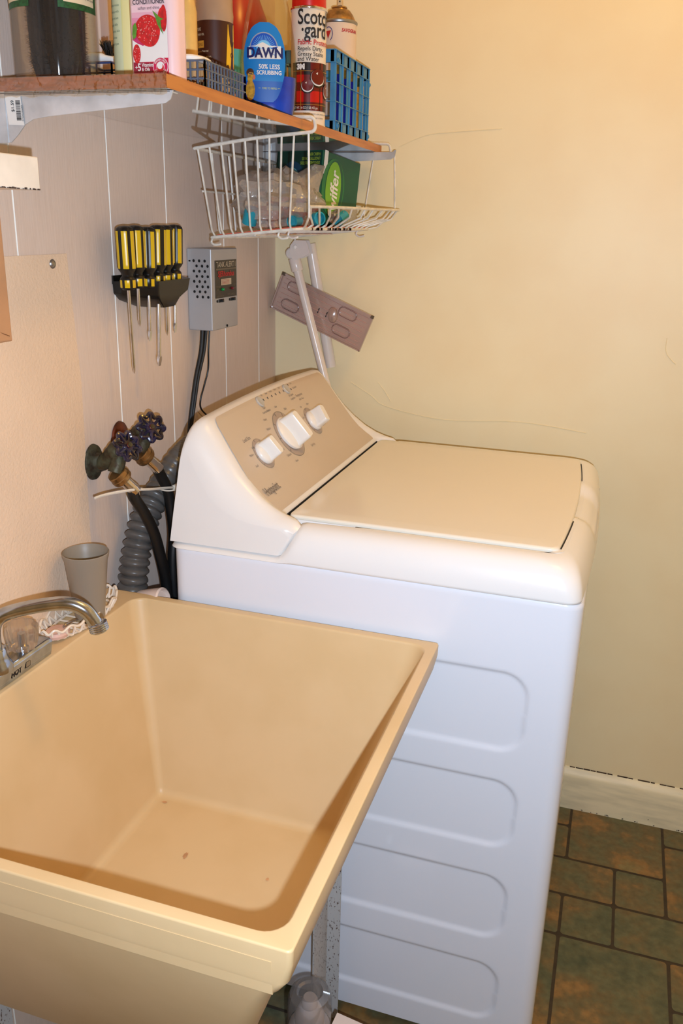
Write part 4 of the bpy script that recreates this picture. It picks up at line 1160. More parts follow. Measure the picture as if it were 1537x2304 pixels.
# 6. grey wire basket at the front edge with nail brush
mesh_basket('wire_basket', 'small grey wire mesh basket on the front edge of the shelf', 0.206, 0.2585, -0.862, -0.7335, 0.0335, (92, 104, 122), 0.0013, 0.0098)
t = thing('nail_brush', 'white-backed brush with tan bristles lying across the grey wire basket', 'brush', (0.235, -0.83, Z0+0.036))
m1 = MB().loft([[Vector((0.229+0.020*kx*math.cos(2*PI*i/24), -0.832+0.030*ky*math.sin(2*PI*i/24), Z0+z)) for i in range(24)] for z, kx, ky in ((.0345, .8, .9), (.036, 1, 1), (.040, 1, 1), (.042, .85, .92))])
m1.build('back', M_whiteplastic, t)
m1 = MB()
for i in range(9):
    for j in range(5):
        x, y_ = 0.2185+j*0.0052, -0.853+i*0.0052
        m1.tube([(x, y_, Z0+.034), (x+rnd.uniform(-.001, .001), y_+rnd.uniform(-.001, .001), Z0+.0155)], [0.0019, 0.0023], 6)
m1.build('bristle_tufts', mat('tan_bristles', (196, 156, 108), 0.7, noise=0.3, nscale=150, stretch=(1, 1, .1)), t)
# 7. brown-label bottle
qx, qy, qr = 0.158, -0.622, 0.0292
t = thing('polish_bottle', 'clear plastic bottle with dark brown label and yellow flash behind the grey wire basket', 'bottle', (qx, qy, Z0))
MB().lathe([(qr-.004, 0), (qr-.0005, .003), (qr-.0005, .125), (qr, .130), (qr+.0005, .137), (qr-.0005, .145), (qr-.0008, .165), (qr-.006, .178), (.013, .188), (.013, .20)], (qx, qy, Z0), n=40).build('body', mat('cloudy_plastic', (170, 142, 116), 0.22, noise=0.06, nscale=20), t)
m1 = MB(); fn = cyl(qx, qy, qr, -66, Z0, .0002)
patch(m1, fn, -0.055, 0.055, 0.002, 0.126, 0, 40)
f2 = cyl(qx, qy, qr, -66, Z0, .0006)
strip(m1, f2, [(0.0225, .122), (0.040, .124), (0.040, .062), (0.026, .060), (0.0225, .066), (0.0185, .064)], 1)
m1.text('SIGNATURE', .0060, lambda x, y: f2(-.046+x, .112+y), 2, sx=.75); m1.text('NO. 1 WAX OIL', .0045, lambda x, y: f2(-.040+x, .105+y), 2, sx=.75)
patch(m1, f2, -.030, -.017, .088, .098, 3, 3); m1.text('SINS', .0065, lambda x, y: f2(-.029+x, .0905+y), 0, sx=.8)
for k_, tx in enumerate(('Caution: poisonous. Please read', 'carefully. Apply to a clean, soft cloth,', 'rub to a high luster with a', 'dry cloth. Furniture polish made from', 'natural wax and sandalwood oils.')):
    m1.text(tx, .0038, (lambda kk: lambda x, y: f2(-.040+x, (.082, .074, .0695, .063, .0585)[kk]+y))(k_), 2 if k_ != 3 else 3, sx=.62)
m1.text('En', .030, lambda x, y: f2(.0080+x, .028+y), 2, sx=.8, bold=.0008)
m1.text('W', .012, lambda x, y: f2(.0265+x, .092+y), 0, bold=.0003); m1.text('O', .012, lambda x, y: f2(.0275+x, .076+y), 0, bold=.0003)
m1.build('label', [mat('dark_brown_label', (62, 26, 16), 0.4, noise=0.08), mat('flash_yellow', (226, 182, 30), 0.45, noise=0.04), M_cream, mat('ochre_ink', (206, 148, 50), 0.5, noise=0.04)], t, label='dark brown label with cream lettering')
# amber-cream slim bottle behind the conditioner
o = MB().lathe([(.016, 0), (.018, .003), (.018, .13), (.014, .15), (.009, .16), (.009, .2)], (0, 0, 0), n=28).build('slim_bottle', mat('amber_cream_plastic', (226, 186, 110), 0.3, noise=0.08, nscale=30))
o.location = (0.142, -0.690, Z0); tag(o, 'slim amber-cream bottle between the pink conditioner and the brown-label bottle', 'bottle')
# 8. red jug behind, teal label
t = thing('red_jug', 'large deep red jug with teal label behind the clear dish soap bottle', 'jug', (0.085, -0.365, Z0))
MB().loft([[Vector((0.085+.050*k_*math.cos(2*PI*i/40), -0.365+.078*k_*math.sin(2*PI*i/40), Z0+z)) for i in range(40)] for z, k_ in ((0, .95), (.004, 1), (.15, 1), (.19, .9), (.23, .6), (.26, .4))]).build('body', M_redp, t)
m1 = MB()
def rf(x, y, e=.0006):
    a = math.radians(-90)+x/.062
    return Vector((0.085+(.050+e)*math.cos(a), -0.365+(.078+e)*math.sin(a), Z0+y))
rows = [[rf(-.062+.155*i/24, .01), rf(-.062+.155*i/24, .125)] for i in range(25)]
m1.loft(rows, 0, False, False, closed=False)
rf2 = lambda x, y: rf(x, y, .0012)
m1.text('A', .035, lambda x, y: rf2(.004+x, .060+y), 1, bold=.001, shear=.2)
strip(m1, rf2, [(.0, .012), (.05, .012), (.05, .050), (.028, .056), (.0, .044)], 2)
m1.build('label', [mat('teal_label', (70, 164, 158), 0.45, noise=0.05), M_ink, mat('pale_pink_print', (232, 178, 160), 0.5, noise=0.05)], t, label='teal label with a black letter')
# 9. dish soap bottle
dx, dy = 0.2095, -0.528
DR = math.radians(22)
t = thing('dish_soap_bottle', 'clear bottle of blue dish soap with round blue DAWN label', 'bottle', (dx, dy, Z0), DR)
def dsec(z):
    # half width, half depth
    P = [(0, .0395, .024), (.004, .0425, .027), (.02, .0455, .0285), (.055, .0475, .029), (.09, .0465, .028), (.12, .043, .026), (.15, .0375, .024), (.18, .030, .021), (.21, .020, .018), (.225, .014, .014), (.24, .013, .013)]
    for (a, w0, d0), (b, w1, d1) in zip(P[:-1], P[1:]):
        if a <= z <= b:
            u = (z-a)/(b-a); return w0+(w1-w0)*u, d0+(d1-d0)*u
    return P[-1][1:]
def dring(z, ins=0.0):
    w_, d_ = dsec(z); out = []
    for i in range(48):
        a = 2*PI*i/48; c_, s__ = math.cos(a), math.sin(a)
        out.append(Vector(((w_-ins)*math.copysign(abs(c_)**.8, c_), (d_-ins)*math.copysign(abs(s__)**.8, s__), z)))
    return out
zz_ = [i*.24/40 for i in range(41)]
m1 = MB().loft([dring(z) for z in zz_])
M_dclear = clear('clear_soap_plastic', (244, 238, 222), 0.03, 0.04, fres=0.22, solid=0.0, solidcol=(230, 215, 190))
m1.build('body', M_dclear, t, world=False)
M_liq = mat('blue_soap', (0, 84, 255), 0.12, noise=0.35, nscale=14, coat=0.6, col2=(0, 50, 190))
MB().loft([dring(z, .0016) for z in [.002+i*.0600/14 for i in range(15)]]).build('liquid', M_liq, t, world=False, label='bright blue soap filling the lowest third')
MB().lathe([(.0165, .236), (.0165, .262), (.008, .272), (.006, .28)], (0, 0, 0), n=28).build('cap', mat('cap_blue', (30, 80, 180), 0.35, noise=0.02), t, world=False)
m1 = MB()
def df(x, y, e=0.0):
    w_, d_ = dsec(max(0, min(.24, y))); xx_ = max(-.97, min(.97, x/w_))
    # superellipse front
    s__ = (1-abs(xx_)**2.5)**.4
    return Vector((x, -(d_*s__)-.0007-e, y))
def dpoly(pts, mi, e, dense=10):
    pp = []
    for a, b in zip(pts, pts[1:]+pts[:1]):
        for k_ in range(dense): pp.append((a[0]+(b[0]-a[0])*k_/dense, a[1]+(b[1]-a[1])*k_/dense))
    strip(m1, lambda x, y: df(x, y, e), pp, mi)
# label outline (rows, so that it hugs the curved front)
LX = -0.006
def lw_(z):
    return [(.022, .014), (.028, .021), (.042, .0275), (.062, .0325), (.085, .0345), (.105, .0325), (.122, .027), (.134, .019), (.1395, .008)]
tab = lw_(0)
def lhalf(z):
    for (a, p), (b, q) in zip(tab[:-1], tab[1:]):
        if a <= z <= b: return p+(q-p)*(z-a)/(b-a)
    return .003
zs2 = [.022+i*(.1395-.022)/30 for i in range(31)]
for za, zb_ in zip(zs2[:-1], zs2[1:]):
    wa, wb = lhalf(za), lhalf(zb_)
    ra = [df(LX-wa+2*wa*i/16, za) for i in range(17)]; rb = [df(LX-wb+2*wb*i/16, zb_) for i in range(17)]
    m1.loft([ra, rb], 0 if za > .052 else 1, False, False, closed=False)
# sunburst arch
def sarc(r0, r1, a0, a1, mi, e, cx=LX-.001, cy=.101):
    n_ = 24
    A = [df(cx+r0*math.cos(math.radians(a0+(a1-a0)*i/n_)), cy+r0*math.sin(math.radians(a0+(a1-a0)*i/n_))*1.05, e) for i in range(n_+1)]
    Bq = [df(cx+r1*math.cos(math.radians(a0+(a1-a0)*i/n_)), cy+r1*math.sin(math.radians(a0+(a1-a0)*i/n_))*1.05, e) for i in range(n_+1)]
    m1.loft([A, Bq], mi, False, False, closed=False)
sarc(.0215, .0232, 5, 175, 5, .0005); sarc(.008, .0215, 0, 180, 2, .0004); sarc(.002, .012, 0, 180, 6, .0006)
for k_ in range(19): sarc(.010, .0185, 5+k_*9, 7+k_*9, 6, .0007)
dpoly([(LX-.0255, .0855), (LX+.027, .0865), (LX+.027, .1055), (LX+.008, .1055), (LX-.003, .1105), (LX-.014, .1055), (LX-.0255, .1045)], 3, .0008)
gd = lambda x0, y0, e=.0012: (lambda x, y: df(x0+x, y0+y, e))
m1.text('DAWN', .0205, gd(LX+.0008, .0882), 4, align='CENTER', sx=.90, sy=1.0, bold=.0008)
m1.text('50% LESS', .0098, gd(LX+.0078, .0712), 3, align='CENTER', sx=.92, bold=.0002)
m1.text('SCRUBBING', .0086, gd(LX+.0078, .0628), 3, align='CENTER', sx=.88, bold=.0002)
m1.text('TIME TO REFILL', .0042, gd(LX+.0085, .0410), 7, align='CENTER', sx=.85)
dpoly([(LX-.010, .0424), (LX-.0065, .0424), (LX-.0065, .0428), (LX-.010, .0428)], 7, .0012, 3)
dpoly([(LX+.0215, .0424), (LX+.0255, .0424), (LX+.0255, .0428), (LX+.0215, .0428)], 7, .0012, 3)
# duckling
disc(m1, lambda x, y: df(x, y, .0010), LX-.0225, .041, .0075, .0150, 8, f=lambda a: 1-.15*math.cos(a-.8))
disc(m1, lambda x, y: df(x, y, .0014), LX-.0235, .057, .0045, .0080, 8)
disc(m1, lambda x, y: df(x, y, .0016), LX-.0235, .0655, .0062, .0062, 9)
disc(m1, lambda x, y: df(x, y, .0019), LX-.0225, .0625, .0050, .0036, 8)
disc(m1, lambda x, y: df(x, y, .0020), LX-.0172, .0585, .0022, .0038, 10)
disc(m1, lambda x, y: df(x, y, .0024), LX-.0215, .0642, .0009, .0009, 4)
strip(m1, lambda x, y: df(x, y, .0022), [(LX-.027, .0645), (LX-.019, .0615), (LX-.019, .0622), (LX-.027, .0657)], 4)
m1.build('label', [mat('dawn_blue', (18, 128, 206), 0.35, noise=0.03), mat('label_navy_blue', (16, 92, 186), 0.35, noise=0.03), mat('arch_blue', (16, 84, 196), 0.35, noise=0.05), M_whiteink, mat('navy_ink', (20, 24, 92), 0.4, noise=0.02), mat('arch_grey', (150, 160, 180), 0.4), mat('ray_blue', (120, 196, 240), 0.4), mat('lime_ink', (190, 204, 60), 0.4), mat('duck_yellow', (206, 160, 52), 0.5, noise=0.25, nscale=200), mat('duck_brown', (84, 46, 22), 0.5, noise=0.2, nscale=200), mat('beak_pink', (196, 110, 92), 0.4)], t, world=False, label='blue oval label reading DAWN with a duckling')
# 10. fabric protector spray can
gx, gy, gr = 0.2265, -0.381, 0.0318
t = thing('fabric_spray_can', 'white aerosol can with red cap and red plaid band beside the blue crate', 'spray can', (gx, gy, Z0))
MB().lathe([(gr-.001, 0), (gr+.0004, .001), (gr+.0004, .004), (gr-.0005, .005), (gr-.0005, .188), (gr+.001, .1885), (gr+.001, .1915), (gr-.002, .193)], (gx, gy, Z0), n=48).build('body', mat('can_white', (232, 220, 204), 0.28, noise=0.02), t)
MB().lathe([(gr+.0008, .1885), (gr+.0014, .1895), (gr+.0014, .192), (gr-.001, .1935)], (gx, gy, Z0), n=48).build('seam_ring', M_chrome, t)
MB().lathe([(gr-.0015, .193), (gr-.0012, .194), (gr-.0025, .24), (gr-.008, .245), (.001, .246)], (gx, gy, Z0), n=48).build('cap', mat('cap_red', (206, 22, 16), 0.3, noise=0.02), t, label='red plastic cap')
m1 = MB(); fa = -63
fn = cyl(gx, gy, gr, fa, Z0, .0004); f2 = cyl(gx, gy, gr, fa, Z0, .0008); f3 = cyl(gx, gy, gr, fa, Z0, .0012); f4 = cyl(gx, gy, gr, fa, Z0, .0016)
# plaid band grid
px_ = [-.036, -.026, -.012, .0, .010, .026, .040, .060]; pz_ = [.026, .040, .052, .058, .072, .084, .104]
for i in range(len(px_)-1):
    for j in range(len(pz_)-1):
        dark = (i in (0, 2, 5)) + (j in (0, 3, 5)) if True else 0
        patch(m1, fn, px_[i], px_[i+1], pz_[j], pz_[j+1], [0, 1, 2][dark], 5)
patch(m1, f2, -.0175, -.0165, .026, .104, 3, 1); patch(m1, f2, -.036, .060, .0895, .0905, 3, 30); patch(m1, f2, -.036, .060, .0355, .0363, 3, 30)
patch(m1, f2, .018, .0195, .026, .104, 2, 1)
patch(m1, f2, -.036, -.004, .0915, .104, 2, 10)
for cx_, cy_, r_ in ((-.0055, .066, .0105), (.0145, .080, .014), (.038, .060, .012)):
    disc(m1, f3, cx_, cy_-.001, r_*1.12, r_*1.10, 2); disc(m1, f3, cx_, cy_, r_, r_*.98, 4) 
    disc(m1, lambda x, y: f3(x, y)+Vector((.0004, -.0006, 0)), cx_, cy_+.0012, r_*.95, r_*.90, 1)
    strip(m1, lambda x, y: f4(x, y)+Vector((.0004, -.0006, 0)), [(cx_-r_*.35, cy_+r_*.45), (cx_-r_*.1, cy_+r_*.62), (cx_-r_*.15, cy_+r_*.3)], 4)
m1.text('Scotch', .0340, lambda x, y: f2(-.0245+x, .1640+y), 5, sx=.74, bold=.0005)
m1.text('·gard', .0340, lambda x, y: f2(-.0180+x, .1435+y), 5, sx=.74, bold=.0005)
m1.text('Fabric Protector', .0118, lambda x, y: f2(-.0245+x, .1320+y), 6, sx=.90, bold=.0002)
for k_, tx in enumerate(('Repels Dirty,', 'Greasy Stains', 'and Water')): m1.text(tx, .0112, (lambda kk: lambda x, y: f2(-.0245+x, (.1225, .1140, .1060)[kk]+y*.88))(k_), 5, sx=.82, bold=.0001)
m1.text('3M', .0115, lambda x, y: f3(-.0250+x, .0930+y), 7, bold=.0008)
m1.text('NET WT. 16 OZ (1 LB) 453 gm', .0058, lambda x, y: f3(-.033+x, .0285+y), 7, sx=.62)
m1.text('DANGER: contents under pressure, use only', .0040, lambda x, y: f2(-.012+x, .0195+y), 5, sx=.7); m1.text('as directed. Keep out of reach of children', .0040, lambda x, y: f2(-.02+x, .013+y), 5, sx=.7)
m1.build('label', [mat('plaid_red', (196, 18, 14), 0.3, noise=0.05), mat('plaid_dark_red', (104, 16, 10), 0.3, noise=0.05), mat('plaid_black', (26, 12, 8), 0.3, noise=0.05), mat('plaid_gold', (176, 124, 36), 0.4, noise=0.1), M_whiteink, M_ink, M_rink, M_whiteink], t, label='white and red plaid label reading Scotch-gard Fabric Protector')
# 11. blue crate
kx0, kx1, ky0, ky1, kh = 0.150, 0.2555, -0.318, -0.098, 0.140
t = thing('blue_crate', 'small blue plastic slotted crate at the far end of the shelf', 'crate', ((kx0+kx1)/2, (ky0+ky1)/2, Z0))
M_blue = mat('crate_blue', (72, 142, 188), 0.35, noise=0.08, nscale=20)
m1 = MB()
th = 0.0016
def wallslots(a, b, nrm, nb):
    a, b, nrm = Vector(a), Vector(b), Vector(nrm)
    d = b-a
    def slab(u0, u1, z0, z1, dep, off=0.0):
        p = [a+d*u0+nrm*off, a+d*u1+nrm*off, a+d*u1-nrm*(dep-off), a+d*u0-nrm*(dep-off)]
        base_ = [Vector((q.x, q.y, Z0+z0)) for q in p]; top_ = [Vector((q.x, q.y, Z0+z1)) for q in p]
        m1.loft([base_, top_], smooth=False)
    slab(0, 1, 0, .020, th); slab(0, 1, kh-.022, kh, th)
    for i in range(nb+1):
        u = i/nb; hw = (.0115 if nb == 5 else .0085)/d.length
        slab(max(0, u-hw), min(1, u+hw), 0, kh, th)
        slab(max(0, u-.0008/d.length), min(1, u+.0008/d.length), 0, kh, .004, .003)
    for z in (.0, .019, .052, .085, kh-.022, kh-.001): slab(-.01, 1.01, z, z+.0013, .005, .0034)
wallslots((kx1, ky0, 0), (kx1, ky1, 0), (1, 0, 0), 5)
wallslots((kx0, ky0, 0), (kx1, ky0, 0), (0, -1, 0), 3)
wallslots((kx1, ky1, 0), (kx0, ky1, 0), (0, 1, 0), 3)
wallslots((kx0, ky1, 0), (kx0, ky0, 0), (-1, 0, 0), 5)
m1.box((kx0, ky0, Z0), (kx1, ky1, Z0+.0015))
m1.build('slotted_walls', M_blue, t, angle=30)
for yy, zz in ((ky1+.004, kh-.028), (ky1+.004, .012)):
    MB().lathe([(.0052, 0), (.0052, .014), (.003, .014), (.003, .002)], (kx1-.006, yy-.006, Z0+zz), (0.3, 1, 0), 16).build('corner_peg', M_blue, t)
for zz in (kh-.017, .012):
    MB().lathe([(.0062, 0), (.0062, .004), (.0036, .004), (.0036, .001)], (kx1-.001, ky0+.020, Z0+zz), (1, 0, 0), 18).build('corner_peg', M_blue, t)
pl = [('gold-tipped dark blue pencil standing upright in the blue crate, nearest the camera', -.2800, (24, 30, 132), (190, 150, 70), .128), ('dark blue pencil with white print, second in the row in the blue crate', -.2360, (26, 32, 140), (180, 140, 60), .126), ('plain dark blue pencil, third in the row in the blue crate', -.1920, (28, 26, 150), (190, 160, 90), .127), ('orange pencil farthest along the row in the blue crate', -.1480, (206, 140, 50), (70, 90, 60), .124)]
for lab, yy, c1, c2, hh in pl:
    t = thing('pencil', lab, 'pencil', (0.2500, yy, Z0+.002), 0, 'pencils standing in the blue crate')
    def pb(z0, z1, r0, r1, m_, nm, l_=None): MB().lathe([(r0, z0), (r1, z1)], (0.2500, yy, Z0+.002), n=6).build(nm, m_, t, label=l_)
    pb(0.012, hh-.026, .0036, .0036, mat('paint_%d' % c1[2], c1, 0.3, noise=0.1, nscale=200), 'barrel')
    pb(0.0, 0.012, .0006, .0036, mat('cedar_wood', (206, 130, 70), 0.6, noise=0.1), 'point')
    pb(hh-.026, hh-.010, .0038, .0038, mat('ferrule_%d' % c2[0], c2, 0.3, 0.7, noise=0.2, nscale=300), 'ferrule')
    pb(hh-.010, hh, .0034, .0030, mat('eraser_tan', (186, 146, 72), 0.6, noise=0.05), 'eraser')
# 12. bare aerosol can standing in the crate
ux, uy, ur = 0.1730, -0.0505, 0.0375
t = thing('spray_can', 'capless white aerosol can with ringed red triangle badge standing behind the blue crate', 'spray can', (ux, uy, Z0+.0016))
MB().lathe([(ur, 0), (ur, .233)], (ux, uy, Z0+.0016), n=48).build('body', mat('can_pink_white', (232, 212, 196), 0.3, noise=0.02), t)
MB().lathe([(ur+.0004, .231), (ur+.0018, .233), (ur+.0018, .236), (ur-.0005, .238)], (ux, uy, Z0+.0016), n=48).build('seam_ring', M_steel, t)
MB().lathe([(ur-.002, .1715), (ur-.003, .176), (ur-.008, .186), (ur-.014, .1935), (.0155, .1955), (.0150, .198), (.0165, .199), (.0165, .2005), (.012, .2015), (.007, .200), (.006, .202)], (ux, uy, Z0+.0656), n=48).build('dome', mat('aged_gold_metal', (176, 136, 84), 0.35, 0.8, noise=0.3, nscale=60), t, label='tarnished brass coloured dome')
m1 = MB().lathe([(.0052, .200), (.0050, .214), (.0046, .2165)], (ux, uy, Z0+.0656), n=20); m1.box((ux-.001, uy-.0078, Z0+.269), (ux+.0072, uy+.0040, Z0+.2805))
m1.build('nozzle', mat('cream_plastic', (214, 190, 150), 0.4, noise=0.05), t, bevel=.0006)
d_ = Vector((.35, -.94, 0)).normalized()
MB().lathe([(.0016, 0), (.0016, .0004)], Vector((ux+.0032, uy-.0079, Z0+.2765)), (0, -1, 0), 14).build('nozzle_hole', M_hole, t)
m1 = MB(); f2 = cyl(ux, uy, ur, -66, Z0, .0006); f3 = cyl(ux, uy, ur, -66, Z0, .0009)
m1.text('SAVOGRAN', .0092, lambda x, y: f2(.0015+x, .2150+y), 0, sx=.82, bold=.0003, shear=.25)
A = []; Bq = []
for i in range(33):
    a = math.radians(-60+255*i/32)
    A.append(f2(-.0270+.0105*math.cos(a), .2110+.0140*math.sin(a))); Bq.append(f2(-.0270+.0090*math.cos(a), .2110+.0124*math.sin(a)))
m1.loft([A, Bq], 1, False, False, closed=False)
strip(m1, f3, [(-.0335, .2170), (-.0205, .2175), (-.0275, .2020)], 0)
m1.build('label', [M_rink, mat('ring_blue', (40, 50, 130), 0.4, noise=0.03)], t, label='red lettering reading SAVOGRAN beside a ringed triangle')

# ---------------------------------------------------------------- under-shelf wire basket
HX, NY, FY = 0.2900, -0.518, -0.026
bk = thing('under_shelf_basket', 'white coated wire basket hanging by its arms under the shelf', 'basket', (0.17, -0.27, 1.42))
R1, R2 = 0.0030, 0.0019
def arm(yy):
    return catmull([(0.10, yy, ST+.0034), (0.20, yy, ST+.0034), (0.270, yy, ST+.0034), (0.286, yy, ST+.0012), (HX, yy, ST-.008), (HX, yy, SB+.001), (0.286, yy, SB-.0035), (0.274, yy, SB-.0055), (0.18, yy, 1.5865), (0.064, yy, 1.5705)], 5)
BZ = lambda x: 1.420+(x-0.075)*0.112
def fcorner(yy): return (0.262, yy)
for yy in (NY, FY): MB().tube(arm(yy), R1, 10).build('hanging_arm', M_wire, bk)
m1 = MB()
m1.tube([(0.064, NY, 1.5705), (0.064, FY, 1.5705)], R1, 10)   # back rail
m1.tube([(0.068, NY+.02, 1.500), (0.068, FY-.01, 1.500)], R2, 8)
m1.build('back_rail', M_wire, bk)
# bottom frame
by0, by1 = NY+.032, FY-.018
m1 = MB().tube([(0.078, by0, BZ(.078)), (0.240, by0, BZ(.240)), (0.252, by0+.012, BZ(.252)), (0.252, by1-.012, BZ(.252)), (0.240, by1, BZ(.240)), (0.078, by1, BZ(.078))], R1*.9, 8, closed=True)
m1.tube([(0.165, by0, BZ(.165)-.003), (0.165, by1, BZ(.165)-.003)], R2, 6)
m1.build('bottom_frame', M_wire, bk)
# front lip, bowed outward
lip = catmull([(0.279, NY+.006, 1.477), (0.292, NY+.06, 1.478), (0.303, NY+.18, 1.479), (0.310, NY+.33, 1.480), (0.315, FY-.06, 1.4815), (0.316, FY-.004, 1.482)], 6)
MB().tube(lip, R1*.9, 8).build('front_lip', M_wire, bk)
def wirep(pts, r=R2):
    MB().tube(pts, r, 8).build('wire', M_wire, bk)
# near side wires (x spaced), far side wires
for k_ in range(9):
    x = 0.070+k_*0.0228
    ztop = 1.5705+(x-.064)*0.1365
    xb_ = 0.082+k_*0.0188
    wirep([(x, NY, ztop-.001), (x+(xb_-x)*.9, NY+.027, BZ(xb_)+.012), (xb_+.001, by0+.003, BZ(xb_)+.002)])
    if k_ % 3 != 1: wirep([(x, FY, ztop-.001), (x+(xb_-x)*.9, FY-.012, BZ(xb_)+.012), (xb_+.001, by1-.003, BZ(xb_)+.002)])
wirep([(0.2785, NY, SB-.006), (0.279, NY+.004, 1.50), (0.278, NY+.008, 1.46), (0.262, NY+.034, BZ(.262)+.004), (.25, by0+.02, BZ(.25))], R2*1.1)
wirep([(0.300, FY, SB-.006), (0.303, FY, 1.54), (0.306, FY-.002, 1.48), (0.27, FY-.016, BZ(.262)+.004), (.25, by1-.01, BZ(.25))], R2*1.1)
# front wires, floor wires, back wires
NW = 11
for k_ in range(NW):
    u = (k_+.7)/(NW+.2); P = lip[int(u*(len(lip)-1))]
    yb_ = by0+.015+(by1-by0-.03)*u
    wirep([P, (P.x-.010, P.y*.6+yb_*.4, 1.462), (0.262, yb_, BZ(.262)+.006), (0.252, yb_, BZ(.252)+.001), (0.165, yb_, BZ(.165)+.001), (0.078, yb_, BZ(.078)+.001)])
    if k_ % 2 == 0: wirep([(0.064, yb_-.006, 1.5705), (0.068, yb_, 1.50), (0.074, yb_, 1.432), (0.080, yb_, BZ(.08)+.001)])
for x, yy in ((0.082, by0+.004), (0.215, by0+.006), (0.082, by1-.004), (0.232, by1-.01), (0.225, by0+.03)):
    MB().tube(catmull([(x-.004, yy, BZ(x)), (x-.007, yy, BZ(x)-.009), (x, yy-.001, BZ(x)-.0135), (x+.010, yy-.001, BZ(x)-.0125), (x+.012, yy, BZ(x)-.011)], 5), R2*1.1, 8).build('foot_loop', M_wire, bk)
m1 = MB()
for k_ in range(26):
    yy = rnd.uniform(by0+.05, by1-.15); m1.box((.2505, yy, BZ(.252)-.003), (.2555, yy+rnd.uniform(.002, .010), BZ(.252)+.0022))
m1.build('rust_spots', M_rust, bk, label='brown rust chips along the front lower edge')
# liner paper
o = MB().prism([(0.083, by0+.012, BZ(.083)+.0035), (0.246, by0+.012, BZ(.246)+.0035), (0.246, by1-.012, BZ(.246)+.0035), (0.083, by1-.012, BZ(.083)+.0035)], (0, 0, .0012)).build('paper_liner', mat('pink_red_paper', (226, 96, 78), 0.6, noise=0.08))
tag(o, 'pinkish red paper liner on the floor of the hanging wire basket', 'liner')
# green wipes box, upside down
gz = BZ(.175)+.0055
t = thing('wipes_box', 'dark green box of duster refills standing upside down in the hanging basket', 'box', (0.152, -0.140, gz+.0095), math.radians(-19))
t.rotation_euler = (math.radians(-8), 0, math.radians(-19))
M_dg = mat('dark_green_card', (8, 88, 66), 0.4, noise=0.08); M_dg2 = mat('deeper_green_card', (8, 56, 44), 0.4, noise=0.1)
w2, d2, h2 = 0.063, 0.066, 0.139
MB().box((-w2, -d2, 0), (w2, d2, h2)).build('carton', [M_dg], t, world=False, bevel=.0012)
m1 = MB()
nf_ = lambda e: (lambda x, y: Vector((w2-x, -d2-e, h2-y)))      # upside-down mapping on the near face
patch(m1, lambda x, y: Vector((-w2+x, -d2-.0009, y)), .002, 2*w2-.002, .002, h2-.002, 0, 2)
m1.text('32', .020, lambda x, y: nf_(.0016)(.006+x, .030+y), 1, bold=.0004)
for k_, tx in enumerate(('DISPOSABLE DUSTERS', 'LINGETTES JETABLES', 'FABRIC REFILLS')): m1.text(tx, .0085, (lambda kk: lambda x, y: nf_(.0016)(.006+x, .022-.0085*kk+y))(k_), 1, sx=.62)
disc(m1, lambda x, y: Vector((x, -d2-.0014, y)), -.015, .088, .030, .030, 2)
disc(m1, lambda x, y: Vector((x, -d2-.0018, y)), -.018, .084, .022, .022, 3)
# brand side on the +x face: swoosh and lettering running vertically
sf = lambda e: (lambda x, y: Vector((w2+e, -d2+x, y)))
patch(m1, sf(.0009), .004, .016, .094, .140, 4, 1)
disc(m1, sf(.0010), .042, .072, .036, .062, 5, f=lambda a: 1+.08*math.cos(2*a)); disc(m1, sf(.0013), .046, .070, .031, .058, 6); disc(m1, sf(.0016), .042, .071, .026, .053, 7)
m1.text('Swiffer', .036, lambda x, y: Vector((w2+.0022, -d2+.056-y, .010+x)), 4, sx=.95, bold=.0008, shear=.2)
m1.build('printing', [M_dg2, mat('lime_print', (176, 200, 60), 0.5), mat('dark_blue_print', (16, 60, 84), 0.5), mat('pale_blue_print', (90, 150, 160), 0.5), M_whiteink, mat('swoosh_green', (30, 120, 64), 0.4), M_dg, mat('bright_lime', (120, 180, 50), 0.4)], t, world=False, label='white Swiffer lettering and lime print on dark green')
# crumpled clear bag with teal parts
def bagmesh(c, s, seed, spikes, n=36, amp=1.0):
    from mathutils import noise as nz
    v = []; N1, N2 = n, n*2
    m_ = MB(); rings = []
    for i in range(1, N1):
        t_ = PI*i/N1; ring = []
        for j in range(N2):
            p_ = 2*PI*j/N2
            d = Vector((math.sin(t_)*math.cos(p_), math.sin(t_)*math.sin(p_), -math.cos(t_)))
            k_ = 1+amp*(0.24*nz.noise(d*2.2+Vector((seed, 0, 0)))+0.30*abs(nz.noise(d*3.2+Vector((0, seed, 0))))-0.10+0.14*abs(nz.noise(d*6.5+Vector((0, 0, seed)))))
            for sd_, sa_, sw_ in spikes:
                q = max(0, d.dot(Vector(sd_).normalized())); k_ += sa_*q**sw_
            P = Vector((d.x*s[0], d.y*s[1], d.z*s[2]))*k_
            P.z = max(P.z, -s[2]*.86)
            P = Vector(c)+P
            P.x = min(max(P.x, .079), .262)
            ring.append(P)
        rings.append(ring)
    m_.loft(rings); return m_
M_bag = clear('thin_clear_bag', (240, 236, 230), 0.3, 0.22, solid=0.27, solidcol=(246, 236, 226), bump=1.0, bscale=60)
bgz = BZ(.16)+.050
o = bagmesh((0.155, -0.350, bgz+.006), (0.078, 0.118, 0.055), 3.1, [((.35, .50, .75), .85, 40), ((-.2, -.5, .6), .15, 6)], 22).build('plastic_bag', M_bag, angle=24)
tag(o, 'crumpled clear plastic bag with teal parts inside, lying in the hanging basket', 'bag')
o = bagmesh((0.235, -0.180, BZ(.2)+.026), (0.024, 0.060, 0.020), 8.3, [((.2, .6, .6), .5, 20)], 14).build('plastic_bag', M_bag, angle=24)
tag(o, 'small crumpled clear bag in front of the green box in the hanging basket', 'bag')
